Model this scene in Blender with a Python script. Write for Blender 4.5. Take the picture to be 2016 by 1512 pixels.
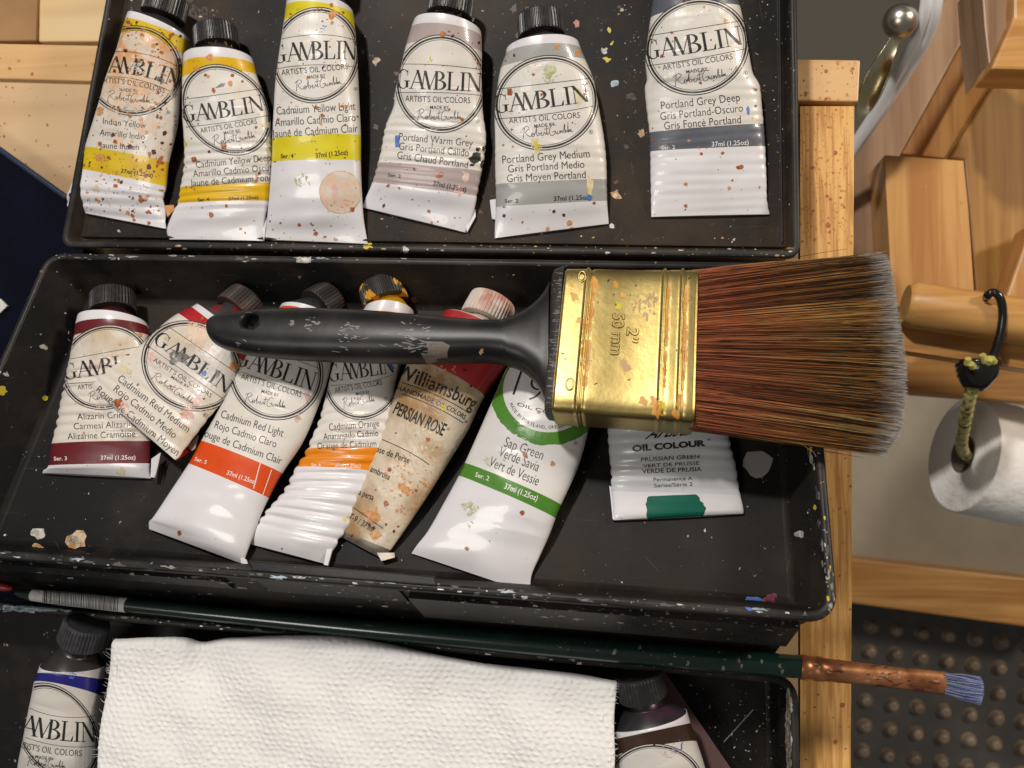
import bpy, bmesh, math, random
import numpy as np
from mathutils import Vector, Matrix
from mathutils.bvhtree import BVHTree
from mathutils import noise as mnoise

for o in list(bpy.data.objects):
    bpy.data.objects.remove(o, do_unlink=True)
SC = bpy.context.scene
COL = SC.collection
S = 0.001                      # all lengths below are millimetres, the scene is in metres
rnd = random.Random(7)

# ------------------------------------------------------------------ camera
F = 1740.0                     # focal length in photo pixels (2016 wide)
ZV = Vector((-.139, -.0828, -1)).normalized()      # table normal seen by the camera (x right, y down, z forward)
X_ = Vector((1, .015, 0)); X_ = (X_ - ZV * X_.dot(ZV)).normalized(); Y_ = ZV.cross(X_)
Z_ = X_.cross(Y_)
RIGHT = Vector((X_.x, Y_.x, Z_.x)); DOWN = Vector((X_.y, Y_.y, Z_.y)); FWD = Vector((X_.z, Y_.z, Z_.z))
CAM = Vector((0, 0, 35)) - FWD * 310
cd = bpy.data.cameras.new('camera'); cam = bpy.data.objects.new('camera', cd); COL.objects.link(cam)
cd.sensor_width = 36; cd.lens = F / 2016 * 36; cd.clip_start = .01; cd.clip_end = 20
m = Matrix((RIGHT, -DOWN, -FWD)).transposed().to_4x4(); m.translation = CAM * S
cam.matrix_world = m
cd.dof.use_dof = True; cd.dof.focus_distance = .300; cd.dof.aperture_fstop = 18
SC.camera = cam
# ------------------------------------------------------------------ light
w = bpy.data.worlds.new('World'); SC.world = w; w.use_nodes = True
w.node_tree.nodes['Background'].inputs[0].default_value = (1, .95, .89, 1)
w.node_tree.nodes['Background'].inputs[1].default_value = .105
def lamp(name, loc, target, size, power, col):
    d = bpy.data.lights.new(name, 'AREA'); d.shape = 'DISK'; d.size = size; d.energy = power; d.color = col
    o = bpy.data.objects.new(name, d); COL.objects.link(o)
    o.location = Vector(loc) * S
    o.rotation_euler = (Vector(target) - Vector(loc)).to_track_quat('-Z', 'Y').to_euler()
lamp('ceiling_lamp', (-260, 640, 980), (40, 20, 20), .085, 8.0, (1, .94, .88))
lamp('ceiling_lamp', (-520, -250, 1150), (40, 20, 20), .35, 2.9, (1, .95, .89))
lamp('ceiling_lamp', (1050, 500, 700), (400, 100, -300), .2, 7.5, (1, .86, .70))
SC.view_settings.view_transform = 'Standard'; SC.view_settings.look = 'None'
SC.view_settings.gamma = 1; SC.view_settings.exposure = 0.13; SC.view_settings.use_curve_mapping = False

# ------------------------------------------------------------------ geometry helpers
def ray(px, py):
    return RIGHT * ((px - 1008) / F) + DOWN * ((py - 756) / F) + FWD
class Plane:
    def __init__(self, o, n, ux):
        self.o = o; self.n = n.normalized(); self.ux = (ux - self.n * ux.dot(self.n)).normalized(); self.uy = self.n.cross(self.ux)
    def P(self, px, py, h=0):
        d = ray(px, py); o = self.o + self.n * h
        return CAM + d * ((o - CAM).dot(self.n) / d.dot(self.n))
    def uv(self, p): q = p - self.o; return (q.dot(self.ux), q.dot(self.uy))
    def at(self, u, v, h): return self.o + self.ux * u + self.uy * v + self.n * h
def flat(z): return Plane(Vector((0, 0, z)), Vector((0, 0, 1)), Vector((1, 0, 0)))
def P(px, py, z): return flat(z).P(px, py)

LOCS = {}
class MB:
    def __init__(s): s.v = []; s.f = []; s.m = []; s.sm = []; s.c = None
    def add(s, verts, faces, mat=0, smooth=False):
        b = len(s.v); s.v.extend(Vector(v) for v in verts)
        for i, f in enumerate(faces):
            s.f.append([b + k for k in f]); s.m.append(mat[i] if isinstance(mat, list) else mat); s.sm.append(smooth)
    def bvh(s): return BVHTree.FromPolygons(s.v, s.f)
    def build(s, name, mats, parent=None, loc=None, cols=None, bevel=0, fix=False):
        if loc is None: loc = LOCS.get(parent.name, Vector((0, 0, 0))) if parent else Vector((0, 0, 0))
        loc = Vector(loc)
        me = bpy.data.meshes.new(name)
        me.from_pydata([tuple((v - loc) * S) for v in s.v], [], s.f)
        for mt in (mats if isinstance(mats, (list, tuple)) else [mats]): me.materials.append(mt)
        me.polygons.foreach_set('material_index', s.m); me.polygons.foreach_set('use_smooth', s.sm)
        if cols is not None:
            a = me.color_attributes.new('col', 'FLOAT_COLOR', 'POINT'); a.data.foreach_set('color', np.asarray(cols, dtype=np.float32).ravel())
        if fix:
            bm = bmesh.new(); bm.from_mesh(me); bmesh.ops.recalc_face_normals(bm, faces=bm.faces); bm.to_mesh(me); bm.free()
        me.update()
        o = bpy.data.objects.new(name, me); COL.objects.link(o)
        LOCS[o.name] = loc
        if parent: o.parent = parent
        else: o.location = loc * S
        if bevel:
            b = o.modifiers.new('Bevel', 'BEVEL'); b.width = bevel * S; b.segments = 2; b.limit_method = 'ANGLE'; b.angle_limit = .7
        return o
def thing(name, label, cat, loc, group=None):
    o = bpy.data.objects.new(name, None); COL.objects.link(o); o.empty_display_size = .01
    o.location = Vector(loc) * S; LOCS[o.name] = Vector(loc)
    return tag(o, label, cat, group)
def tag(o, label, cat, group=None):
    o['label'] = label; o['category'] = cat
    if group: o['group'] = group
    return o
def prism(mb, pts, n, thick, mat=0):
    """pts: top outline in space; extruded by -n*thick"""
    k = len(pts); n = Vector(n)
    nn = Vector((0, 0, 0))
    for i in range(k): nn += Vector(pts[i]).cross(Vector(pts[(i + 1) % k]))
    if nn.dot(n) < 0: pts = pts[::-1]
    vs = [Vector(p) for p in pts] + [Vector(p) - n * thick for p in pts]
    fs = [list(range(k)), list(range(2 * k - 1, k - 1, -1))] + [[(i + 1) % k, i, k + i, k + (i + 1) % k] for i in range(k)]
    mb.add(vs, fs, mat)
def loft(mb, rings, mat=0, caps=(True, True), smooth=True):
    n = len(rings[0]); vs = [p for r in rings for p in r]; fs = []; ms = []
    for i in range(len(rings) - 1):
        for j in range(n):
            fs.append([i * n + j, i * n + (j + 1) % n, (i + 1) * n + (j + 1) % n, (i + 1) * n + j])
            ms.append(mat[i] if isinstance(mat, list) else mat)
    mb.add(vs, fs, ms, smooth)
    m0 = mat[0] if isinstance(mat, list) else mat; m1 = mat[-1] if isinstance(mat, list) else mat
    if caps[0]: mb.add(rings[0], [list(range(n))[::-1]], m0)
    if caps[1]: mb.add(rings[-1], [list(range(n))], m1)
def frame(d):
    d = d.normalized(); a = Vector((0, 0, 1)) if abs(d.z) < .9 else Vector((0, 1, 0))
    x = a.cross(d).normalized(); return x, d.cross(x), d
def ring(c, d, r, n, ry=None, f=None):
    x, y, _ = f or frame(d); ry = r if ry is None else ry
    return [c + x * (r * math.cos(2 * math.pi * k / n)) + y * (ry * math.sin(2 * math.pi * k / n)) for k in range(n)]
def pipe(mb, pts, rad, n=12, mat=0, caps=(True, True)):
    pts = [Vector(p) for p in pts]; rs = rad if isinstance(rad, list) else [rad] * len(pts); rr = []
    for i, p in enumerate(pts):
        d = (pts[min(i + 1, len(pts) - 1)] - pts[max(i - 1, 0)]); rr.append(ring(p, d, rs[i], n))
    loft(mb, rr, mat, caps)
def crom(pts, k):
    """Catmull-Rom through rows of an array, k samples per span, ends kept"""
    p = np.asarray(pts, float); q = np.vstack([2 * p[0] - p[1], p, 2 * p[-1] - p[-2]]); out = []
    for i in range(len(p) - 1):
        kk = k[i] if isinstance(k, list) else k
        for j in range(kk):
            t = j / kk; a, b, c, d = q[i], q[i + 1], q[i + 2], q[i + 3]
            out.append(.5 * ((2 * b) + (-a + c) * t + (2 * a - 5 * b + 4 * c - d) * t * t + (-a + 3 * b - 3 * c + d) * t ** 3))
    out.append(p[-1]); return np.array(out)

# ------------------------------------------------------------------ materials
def mat(name, col, rough=.5, metal=0, coat=0, noise=None, bump=None, spec=.5, alpha=None, vcol=False, trans=0):
    """noise=(scale per metre, colour2, amount low, high); bump=(scale, strength, distance mm)"""
    mt = bpy.data.materials.new(name); mt.use_nodes = True; nt = mt.node_tree; b = nt.nodes['Principled BSDF']
    b.inputs['Base Color'].default_value = (*col, 1); b.inputs['Roughness'].default_value = rough
    b.inputs['Metallic'].default_value = metal; b.inputs['Coat Weight'].default_value = coat
    b.inputs['Specular IOR Level'].default_value = spec
    if trans: b.inputs['Transmission Weight'].default_value = trans
    tc = nt.nodes.new('ShaderNodeTexCoord')
    if vcol:
        a = nt.nodes.new('ShaderNodeAttribute'); a.attribute_name = 'col'; nt.links.new(a.outputs['Color'], b.inputs['Base Color'])
    if noise:
        n = nt.nodes.new('ShaderNodeTexNoise'); n.inputs['Scale'].default_value = noise[0]; n.inputs['Detail'].default_value = 6
        nt.links.new(tc.outputs['Object'], n.inputs['Vector'])
        r = nt.nodes.new('ShaderNodeMapRange'); r.inputs[1].default_value = noise[2]; r.inputs[2].default_value = noise[3]
        nt.links.new(n.outputs['Fac'], r.inputs[0])
        mx = nt.nodes.new('ShaderNodeMix'); mx.data_type = 'RGBA'; mx.inputs[6].default_value = (*col, 1); mx.inputs[7].default_value = (*noise[1], 1)
        nt.links.new(r.outputs[0], mx.inputs[0]); nt.links.new(mx.outputs[2], b.inputs['Base Color'])
    if bump:
        n = nt.nodes.new('ShaderNodeTexNoise'); n.inputs['Scale'].default_value = bump[0]; n.inputs['Detail'].default_value = 4
        nt.links.new(tc.outputs['Object'], n.inputs['Vector'])
        bp = nt.nodes.new('ShaderNodeBump'); bp.inputs['Strength'].default_value = bump[1]; bp.inputs['Distance'].default_value = bump[2] * S
        nt.links.new(n.outputs['Fac'], bp.inputs['Height']); nt.links.new(bp.outputs[0], b.inputs['Normal'])
    return mt

def plastic_mat(name, base, brown, fleck=.5, rough=.42):
    """worn black plastic: brownish bloom, fine scratches and dried paint specks"""
    mt = bpy.data.materials.new(name); mt.use_nodes = True; nt = mt.node_tree; N = nt.nodes.new; L = nt.links.new
    b = nt.nodes['Principled BSDF']; tc = N('ShaderNodeTexCoord'); b.inputs['Specular IOR Level'].default_value = .17
    def noise(scale, detail=6, vec=None, rough_=.6):
        n = N('ShaderNodeTexNoise'); n.inputs['Scale'].default_value = scale; n.inputs['Detail'].default_value = detail; n.inputs['Roughness'].default_value = rough_
        L(vec or tc.outputs['Object'], n.inputs['Vector']); return n
    def rng(src, a, c, lo=0, hi=1):
        r = N('ShaderNodeMapRange'); r.inputs[1].default_value = a; r.inputs[2].default_value = c; r.inputs[3].default_value = lo; r.inputs[4].default_value = hi
        L(src, r.inputs[0]); return r.outputs[0]
    def mix(f, a, c):
        mx = N('ShaderNodeMix'); mx.data_type = 'RGBA'; L(f, mx.inputs[0])
        for k, q in ((6, a), (7, c)):
            if isinstance(q, tuple): mx.inputs[k].default_value = (*q, 1)
            else: L(q, mx.inputs[k])
        return mx.outputs[2]
    c = mix(rng(noise(30, 8, None, .68).outputs['Fac'], .46, .68), base, brown)
    c = mix(rng(noise(9, 8).outputs['Fac'], .5, .75, 0, .55), c, tuple(x * 1.9 for x in brown))
    mp = N('ShaderNodeMapping'); mp.inputs['Scale'].default_value = (40, 900, 300); mp.inputs['Rotation'].default_value = (0, 0, .25); L(tc.outputs['Object'], mp.inputs['Vector'])
    c = mix(rng(noise(1, 3, mp.outputs[0]).outputs['Fac'], .66, .78, 0, .35), c, (.11, .10, .09))
    for sc, th, amt in ((260, .10, 1), (520, .085, .8)):
        v = N('ShaderNodeTexVoronoi'); v.inputs['Scale'].default_value = sc; v.inputs['Randomness'].default_value = 1
        wv = N('ShaderNodeVectorMath'); wv.operation = 'MULTIPLY_ADD'; wv.inputs[1].default_value = (.004, .004, .004); L(noise(420, 3).outputs['Color'], wv.inputs[0]); L(tc.outputs['Object'], wv.inputs[2]); L(wv.outputs[0], v.inputs['Vector'])
        dot = rng(v.outputs['Distance'], th * 1.1, th, 0, 1)
        sep = N('ShaderNodeSeparateColor'); L(v.outputs['Color'], sep.inputs[0])
        keep = rng(sep.outputs[0], 1 - .26 * fleck, 1 - .26 * fleck + .01, 0, amt)
        mu = N('ShaderNodeMath'); mu.operation = 'MULTIPLY'; L(dot, mu.inputs[0]); L(keep, mu.inputs[1])
        cr = N('ShaderNodeValToRGB'); cr.color_ramp.interpolation = 'CONSTANT'
        e = cr.color_ramp.elements; e[0].color = (.5, .48, .44, 1); e[1].position = .45; e[1].color = (.22, .2, .18, 1)
        for p_, q in ((.62, (.33, .12, .05, 1)), (.76, (.45, .36, .05, 1)), (.86, (.25, .30, .36, 1)), (.93, (.6, .58, .55, 1))):
            x = e.new(p_); x.color = q
        L(sep.outputs[1], cr.inputs[0]); c = mix(mu.outputs[0], c, cr.outputs[0])
    L(c, b.inputs['Base Color'])
    L(rng(noise(60).outputs['Fac'], .3, .7, rough - .04, rough + .08), b.inputs['Roughness'])
    bp = N('ShaderNodeBump'); bp.inputs['Strength'].default_value = .25; bp.inputs['Distance'].default_value = .0002
    L(noise(420, 8, None, .75).outputs['Fac'], bp.inputs['Height']); L(bp.outputs[0], b.inputs['Normal'])
    return mt

def wood_mat(name, light, dark, axis=0, scale=1.0, rough=.5, stripe=.5):
    mt = bpy.data.materials.new(name); mt.use_nodes = True; nt = mt.node_tree; N = nt.nodes.new; L = nt.links.new
    b = nt.nodes['Principled BSDF']; tc = N('ShaderNodeTexCoord'); mp = N('ShaderNodeMapping')
    sc = [190 * scale] * 3; sc[axis] = 9 * scale; mp.inputs['Scale'].default_value = sc; L(tc.outputs['Object'], mp.inputs['Vector'])
    n = N('ShaderNodeTexNoise'); n.inputs['Scale'].default_value = 1; n.inputs['Detail'].default_value = 5; n.inputs['Distortion'].default_value = .6; L(mp.outputs[0], n.inputs['Vector'])
    mp2 = N('ShaderNodeMapping'); sc2 = [45 * scale] * 3; sc2[axis] = 2.5 * scale; mp2.inputs['Scale'].default_value = sc2; L(tc.outputs['Object'], mp2.inputs['Vector'])
    n2 = N('ShaderNodeTexNoise'); n2.inputs['Scale'].default_value = 1; n2.inputs['Detail'].default_value = 3; L(mp2.outputs[0], n2.inputs['Vector'])
    a = N('ShaderNodeMix'); a.data_type = 'FLOAT'; a.inputs[0].default_value = stripe; L(n2.outputs['Fac'], a.inputs[2]); L(n.outputs['Fac'], a.inputs[3])
    cr = N('ShaderNodeValToRGB'); e = cr.color_ramp.elements; e[0].position = .41; e[0].color = (*dark, 1); e[1].position = .58; e[1].color = (*light, 1); L(a.outputs[0], cr.inputs[0])
    L(cr.outputs[0], b.inputs['Base Color']); b.inputs['Roughness'].default_value = rough
    bp = N('ShaderNodeBump'); bp.inputs['Strength'].default_value = .25; bp.inputs['Distance'].default_value = .0003; L(n.outputs['Fac'], bp.inputs['Height']); L(bp.outputs[0], b.inputs['Normal'])
    return mt

M = {}
M['label'] = mat('cream label print', (.74, .71, .66), .34, coat=.25, noise=(70, (.66, .60, .50), .55, .85), bump=(260, .25, .25))
M['label_stained'] = mat('stained label print', (.70, .62, .52), .40, coat=.15, noise=(45, (.66, .36, .17), .48, .66), bump=(260, .3, .25))
M['label_dirty'] = mat('grimy cream label print', (.70, .65, .58), .36, coat=.25, noise=(60, (.48, .34, .18), .54, .80), bump=(300, .5, .4))
M['label_filthy'] = mat('filthy cream label print', (.64, .55, .42), .4, coat=.15, noise=(55, (.36, .21, .085), .46, .64), bump=(340, .8, .6))
M['enamel'] = mat('white enamelled tube', (.75, .735, .765), .28, coat=.3, noise=(50, (.68, .66, .68), .45, .75), bump=(180, .2, .25))
M['ink'] = mat('black printing ink', (.022, .020, .020), .4)
M['inkw'] = mat('white printing ink', (.8, .78, .74), .4)
M['fleck_rust'] = mat('dried rust paint', (.30, .075, .025), .35, noise=(900, (.42, .15, .05), .4, .6))
M['fleck_orange'] = mat('dried orange paint', (.55, .22, .07), .35, noise=(900, (.62, .34, .14), .4, .6))
M['fleck_dark'] = mat('dried maroon paint', (.10, .025, .02), .35)
M['black_mark'] = mat('black paint and hole shade', (.03, .028, .024), .4)
M['chip_white'] = mat('chipped white paint', (.62, .60, .55), .5, noise=(500, (.36, .34, .31), .45, .6))
M['chip_grey'] = mat('dried grey paint', (.27, .26, .24), .5)
M['chip_yellow'] = mat('dried yellow paint', (.62, .50, .03), .4)
M['chip_ochre'] = mat('dried ochre paint', (.38, .20, .06), .45, noise=(400, (.62, .50, .36), .45, .6))
M['chip_blue'] = mat('dried blue paint', (.10, .19, .55), .4)
M['chip_sky'] = mat('dried pale blue paint', (.40, .52, .60), .45, noise=(300, (.25, .33, .38), .45, .6))
M['chip_magenta'] = mat('dried magenta paint', (.16, .03, .05), .5)
M['smear_green'] = mat('smeared green paint', (.38, .43, .16), .4, noise=(500, (.62, .62, .45), .4, .6))
M['smear_peach'] = mat('smeared peach paint', (.72, .52, .38), .4, noise=(260, (.66, .60, .52), .42, .6))
M['smear_pink'] = mat('smeared pink paint', (.68, .40, .36), .4, noise=(260, (.70, .62, .56), .42, .62))
M['smear_ochre'] = mat('smeared yellow paint', (.66, .56, .26), .4, noise=(300, (.70, .64, .5), .42, .6))
M['scrape'] = mat('scraped grey metal', (.33, .31, .28), .3, .6)
M['cap'] = mat('black ribbed cap plastic', (.022, .021, .021), .38, noise=(500, (.06, .055, .05), .55, .75), bump=(900, .3, .2))
M['cap_white'] = mat('stained white cap plastic', (.60, .52, .45), .45, noise=(90, (.42, .12, .08), .5, .66))
M['cap_orange'] = mat('black cap smeared with orange', (.025, .023, .022), .4, noise=(140, (.62, .30, .02), .54, .58))
M['cap_red'] = mat('shaded black cap smeared with red', (.022, .017, .016), .4, noise=(110, (.34, .055, .015), .60, .66))  # base darkened for the shade around the middle row of caps
M['neck'] = mat('dark neck plastic', (.03, .028, .028), .3)
M['neck_metal'] = mat('grey metal neck', (.12, .12, .125), .3, .6, noise=(300, (.05, .05, .055), .45, .65))
M['neck_white'] = mat('white neck plastic', (.6, .55, .48), .4)
M['metal'] = mat('bare tube metal', (.26, .23, .19), .42, .7, noise=(200, (.12, .10, .075), .45, .65))
M['plastic'] = plastic_mat('worn black plastic', (.0065, .0065, .007), (.026, .020, .014), .5, .5)
M['plastic_lid'] = plastic_mat('worn black lid plastic', (.010, .009, .008), (.042, .028, .018), 1.2, .5)
M['rim'] = plastic_mat('scuffed black rim plastic', (.016, .016, .0165), (.048, .042, .037), 1.2, .38)
M['wood_r'] = wood_mat('striped pine', (.80, .46, .155), (.54, .26, .07), 1, 3.6, .5, .85)
M['wood_x'] = wood_mat('pale pine across', (.74, .47, .22), (.58, .34, .14), 0, 1, .42, .4)
M['wood_p'] = wood_mat('varnished pale panel', (.68, .48, .28), (.57, .38, .21), 0, .6, .28, .2)
M['wood_y'] = wood_mat('yellow pine', (.78, .58, .32), (.66, .46, .23), 0, .7, .4, .3)
M['wood_o'] = wood_mat('orange easel pine', (.64, .34, .11), (.45, .20, .05), 1, 1.1, .42, .45)
M['wood_d'] = wood_mat('rosy shaded easel pine', (.40, .25, .15), (.27, .15, .08), 1, 1.0, .4, .45)  # darker pine: shade on the leg and bracket is put into the colour
M['wood_g'] = wood_mat('golden easel pine', (.47, .26, .065), (.31, .14, .025), 1, 1.0, .45, .45)
M['wood_b'] = wood_mat('pine rail', (.68, .37, .12), (.46, .205, .05), 0, 1.0, .4, .45)
M['card'] = mat('brown cardboard', (.30, .16, .06), .7, noise=(30, (.36, .20, .08), .4, .6))
M['navy'] = mat('navy blue plastic', (.001, .0015, .007), .7, spec=.08, noise=(40, (.002, .003, .012), .4, .6))
M['navy_highlight'] = mat('navy edge highlight', (.02, .03, .06), .3)
M['gold'] = mat('brass plated ferrule', (.47, .365, .14), .37, 1, noise=(60, (.42, .32, .115), .4, .6), bump=(300, .25, .3))
M['gold_paint'] = mat('orange paint on ferrule', (.62, .26, .03), .38, noise=(160, (.70, .42, .10), .4, .62))
M['handle'] = mat('black lacquered handle', (.008, .008, .009), .36, spec=.32, coat=0, noise=(60, (.024, .023, .022), .45, .7), bump=(120, .25, .3))
M['flange'] = plastic_mat('worn black handle flange', (.025, .024, .024), (.06, .052, .048), .9, .4)
M['bristle'] = mat('brush hair', (1, 1, 1), .38, vcol=True)
M['bristle_light_block'] = mat('light block inside brush hair', (.045, .018, .008), .6)
M['green'] = mat('dark green lacquer', (.006, .026, .019), .24, coat=.4, noise=(90, (.016, .036, .028), .55, .75))
M['copper'] = mat('copper ferrule', (.50, .22, .10), .34, .65, noise=(110, (.25, .09, .035), .42, .62), bump=(250, .4, .3))
M['paper_white'] = mat('white paper label', (.68, .67, .64), .5)
M['mauve'] = mat('mauve card', (.17, .095, .09), .7)
M['red'] = mat('red lacquer', (.30, .02, .02), .35)
M['conc'] = mat('shaded concrete floor', (.085, .076, .060), .6, noise=(6, (.065, .058, .048), .4, .65))  # shade over the floor is put into this dark colour
M['mat_black'] = mat('black rubber', (.060, .057, .053), .55, noise=(60, (.080, .072, .064), .45, .7))
M['nub'] = mat('dusty rubber nub', (.17, .13, .095), .32, noise=(60, (.32, .25, .18), .42, .62))
M['roll'] = mat('white towel paper', (.92, .90, .86), .9, bump=(120, .8, 1.6))
M['core'] = mat('cardboard core', (.16, .13, .105), .8)
M['steel'] = mat('polished steel', (.62, .59, .50), .30, 1)
M['brass'] = mat('polished brass', (.80, .74, .52), .22, 1, noise=(40, (.62, .54, .30), .4, .6))
M['cable'] = mat('white cable', (.80, .79, .80), .45)
M['hook'] = mat('black coated hook', (.012, .011, .010), .2, coat=.4)
M['cord'] = mat('yellow braided cord', (.62, .55, .20), .55, noise=(420, (.12, .11, .07), .54, .60))

# ------------------------------------------------------------------ printed lettering
def text_tris(s, weight=0.0, _c={}):
    key = (s, weight)
    if key in _c: return _c[key]
    cu = bpy.data.curves.new('t', 'FONT'); cu.body = s; cu.size = 1; cu.offset = weight; cu.resolution_u = 3; cu.fill_mode = 'FRONT'
    ob = bpy.data.objects.new('t', cu); COL.objects.link(ob)
    dg = bpy.context.evaluated_depsgraph_get(); ev = ob.evaluated_get(dg); me = ev.to_mesh(); me.calc_loop_triangles()
    v = np.array([p.co[:2] for p in me.vertices], float); t = np.array([l.vertices[:] for l in me.loop_triangles], int)
    ev.to_mesh_clear(); bpy.data.objects.remove(ob); bpy.data.curves.remove(cu)
    _c[key] = (v, t); return _c[key]
_h = text_tris('H'); CAPH = _h[0][:, 1].max() - _h[0][:, 1].min()
def text_norm(s, weight=0.0):
    v, t = text_tris(s, weight); v = v.copy(); x0, x1 = v[:, 0].min(), v[:, 0].max(); asp = (x1 - x0) / CAPH
    v[:, 0] = (v[:, 0] - x0) / (x1 - x0); v[:, 1] /= CAPH
    return v[t], asp
def quadpoly(pts): p = np.array(pts, float); return [np.array([p[0], p[i], p[i + 1]]) for i in range(1, len(p) - 1)]
def strip(a, b):
    out = []
    for i in range(len(a) - 1): out += quadpoly([a[i], b[i], b[i + 1], a[i + 1]])
    return out
def arcstrip(c, r1, c2, r2, a0, a1, n=20):
    t = np.radians(np.linspace(a0, a1, n))
    A = np.stack([c[0] + r1[0] * np.cos(t), c[1] + r1[1] * np.sin(t)], 1); B = np.stack([c2[0] + r2[0] * np.cos(t), c2[1] + r2[1] * np.sin(t)], 1)
    return strip(A, B)
def serif_word():
    T = []
    def rect(x0, x1, y0, y1): T.extend(quadpoly([(x0, y0), (x1, y0), (x1, y1), (x0, y1)]))
    def diag(xa, ya, xb, yb, w_): T.extend(quadpoly([(xa - w_ / 2, ya), (xb - w_ / 2, yb), (xb + w_ / 2, yb), (xa + w_ / 2, ya)]))
    T.extend(arcstrip((.42, .5), (.42, .53), (.45, .5), (.29, .485), 48, 318, 26)); rect(.60, .75, .06, .40); rect(.5, .85, .39, .43); rect(.68, .715, .70, 1.0)
    diag(.93, 0, 1.31, 1.02, .055); diag(1.29, 1.02, 1.66, 0, .16); rect(1.05, 1.5, .33, .375); rect(.80, 1.06, 0, .04); rect(1.50, 1.84, 0, .04)
    diag(1.62, 0, 1.74, 1, .055); diag(1.76, 1, 2.08, 0, .16); diag(2.06, 0, 2.46, 1, .05); rect(1.50, 1.76, 0, .04)
    rect(2.40, 2.56, 0, 1); rect(2.30, 2.7, 0, .04); rect(2.36, 2.7, .96, 1)
    T.extend(arcstrip((2.62, .755), (.36, .245), (2.60, .755), (.21, .205), -90, 90, 14)); T.extend(arcstrip((2.64, .265), (.46, .265), (2.62, .265), (.29, .225), -90, 90, 16))
    rect(2.5, 2.66, .5, .54)
    rect(3.22, 3.37, 0, 1); rect(3.10, 3.5, .96, 1); rect(3.12, 3.84, 0, .045); T.extend(quadpoly([(3.72, .03), (3.85, .03), (3.87, .28), (3.835, .28)]))
    rect(4.04, 4.19, 0, 1); rect(3.93, 4.30, .96, 1); rect(3.93, 4.30, 0, .04)
    rect(4.47, 4.52, 0, 1); rect(4.36, 4.63, 0, .04); rect(4.32, 4.5, .96, 1); diag(4.46, 1, 5.13, 0, .18); rect(5.12, 5.17, 0, 1); rect(5.0, 5.3, .96, 1)
    a = np.array(T); a[:, :, 0] /= 5.3; return a
WORD = serif_word()
SIGP = [[(.05, .0), (.075, .4), (.10, .92)], [(.04, .75), (.14, 1.0), (.19, .8), (.11, .52), (.17, .2), (.21, .15)],
        [(.21, .15), (.24, .42), (.28, .3), (.25, .12), (.23, .25), (.30, .4), (.33, .9), (.32, .3), (.34, .15), (.37, .3), (.34, .4), (.39, .3), (.42, .42), (.40, .18), (.44, .15), (.47, .4), (.49, .2), (.52, .4)],
        [(.52, .9), (.51, .3), (.54, .15)], [(.47, .62), (.57, .7)],
        [(.70, .85), (.63, .9), (.57, .5), (.58, .12), (.64, .1), (.68, .4), (.62, .35)],
        [(.68, .4), (.70, .15), (.73, .38), (.71, .18), (.75, .18), (.77, .4), (.78, .18), (.80, .4), (.82, .18), (.84, .4), (.87, .9), (.86, .2), (.89, .3), (.86, .4), (.91, .25), (.93, .8), (.925, .2), (.95, .4), (.955, .2), (.98, .42), (.985, .22), (1.02, .22)]]
def sig_tris():
    T = []
    for st in SIGP:
        p = crom(st, 5); d = np.gradient(p, axis=0); n = np.stack([-d[:, 1], d[:, 0] * 16], 1); ln = np.hypot(d[:, 0] * 4, d[:, 1]) + 1e-9
        nn = np.stack([-d[:, 1] / ln / 4, d[:, 0] * 4 / ln], 1) * .020
        T += strip(p - nn, p + nn)
    return np.array(T)
SIG = sig_tris()
def split(t, L):
    for _ in range(30):
        e = np.stack([np.linalg.norm(t[:, 0] - t[:, 1], axis=1), np.linalg.norm(t[:, 1] - t[:, 2], axis=1), np.linalg.norm(t[:, 2] - t[:, 0], axis=1)], 1)
        k = e.argmax(1); big = e.max(1) > L
        if not big.any(): break
        q = t[big]; k = k[big]; i = np.arange(len(q)); a, b, c = q[i, k], q[i, (k + 1) % 3], q[i, (k + 2) % 3]; mid = (a + b) / 2
        t = np.concatenate([t[~big], np.stack([a, mid, c], 1), np.stack([mid, b, c], 1)])
    return t
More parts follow.
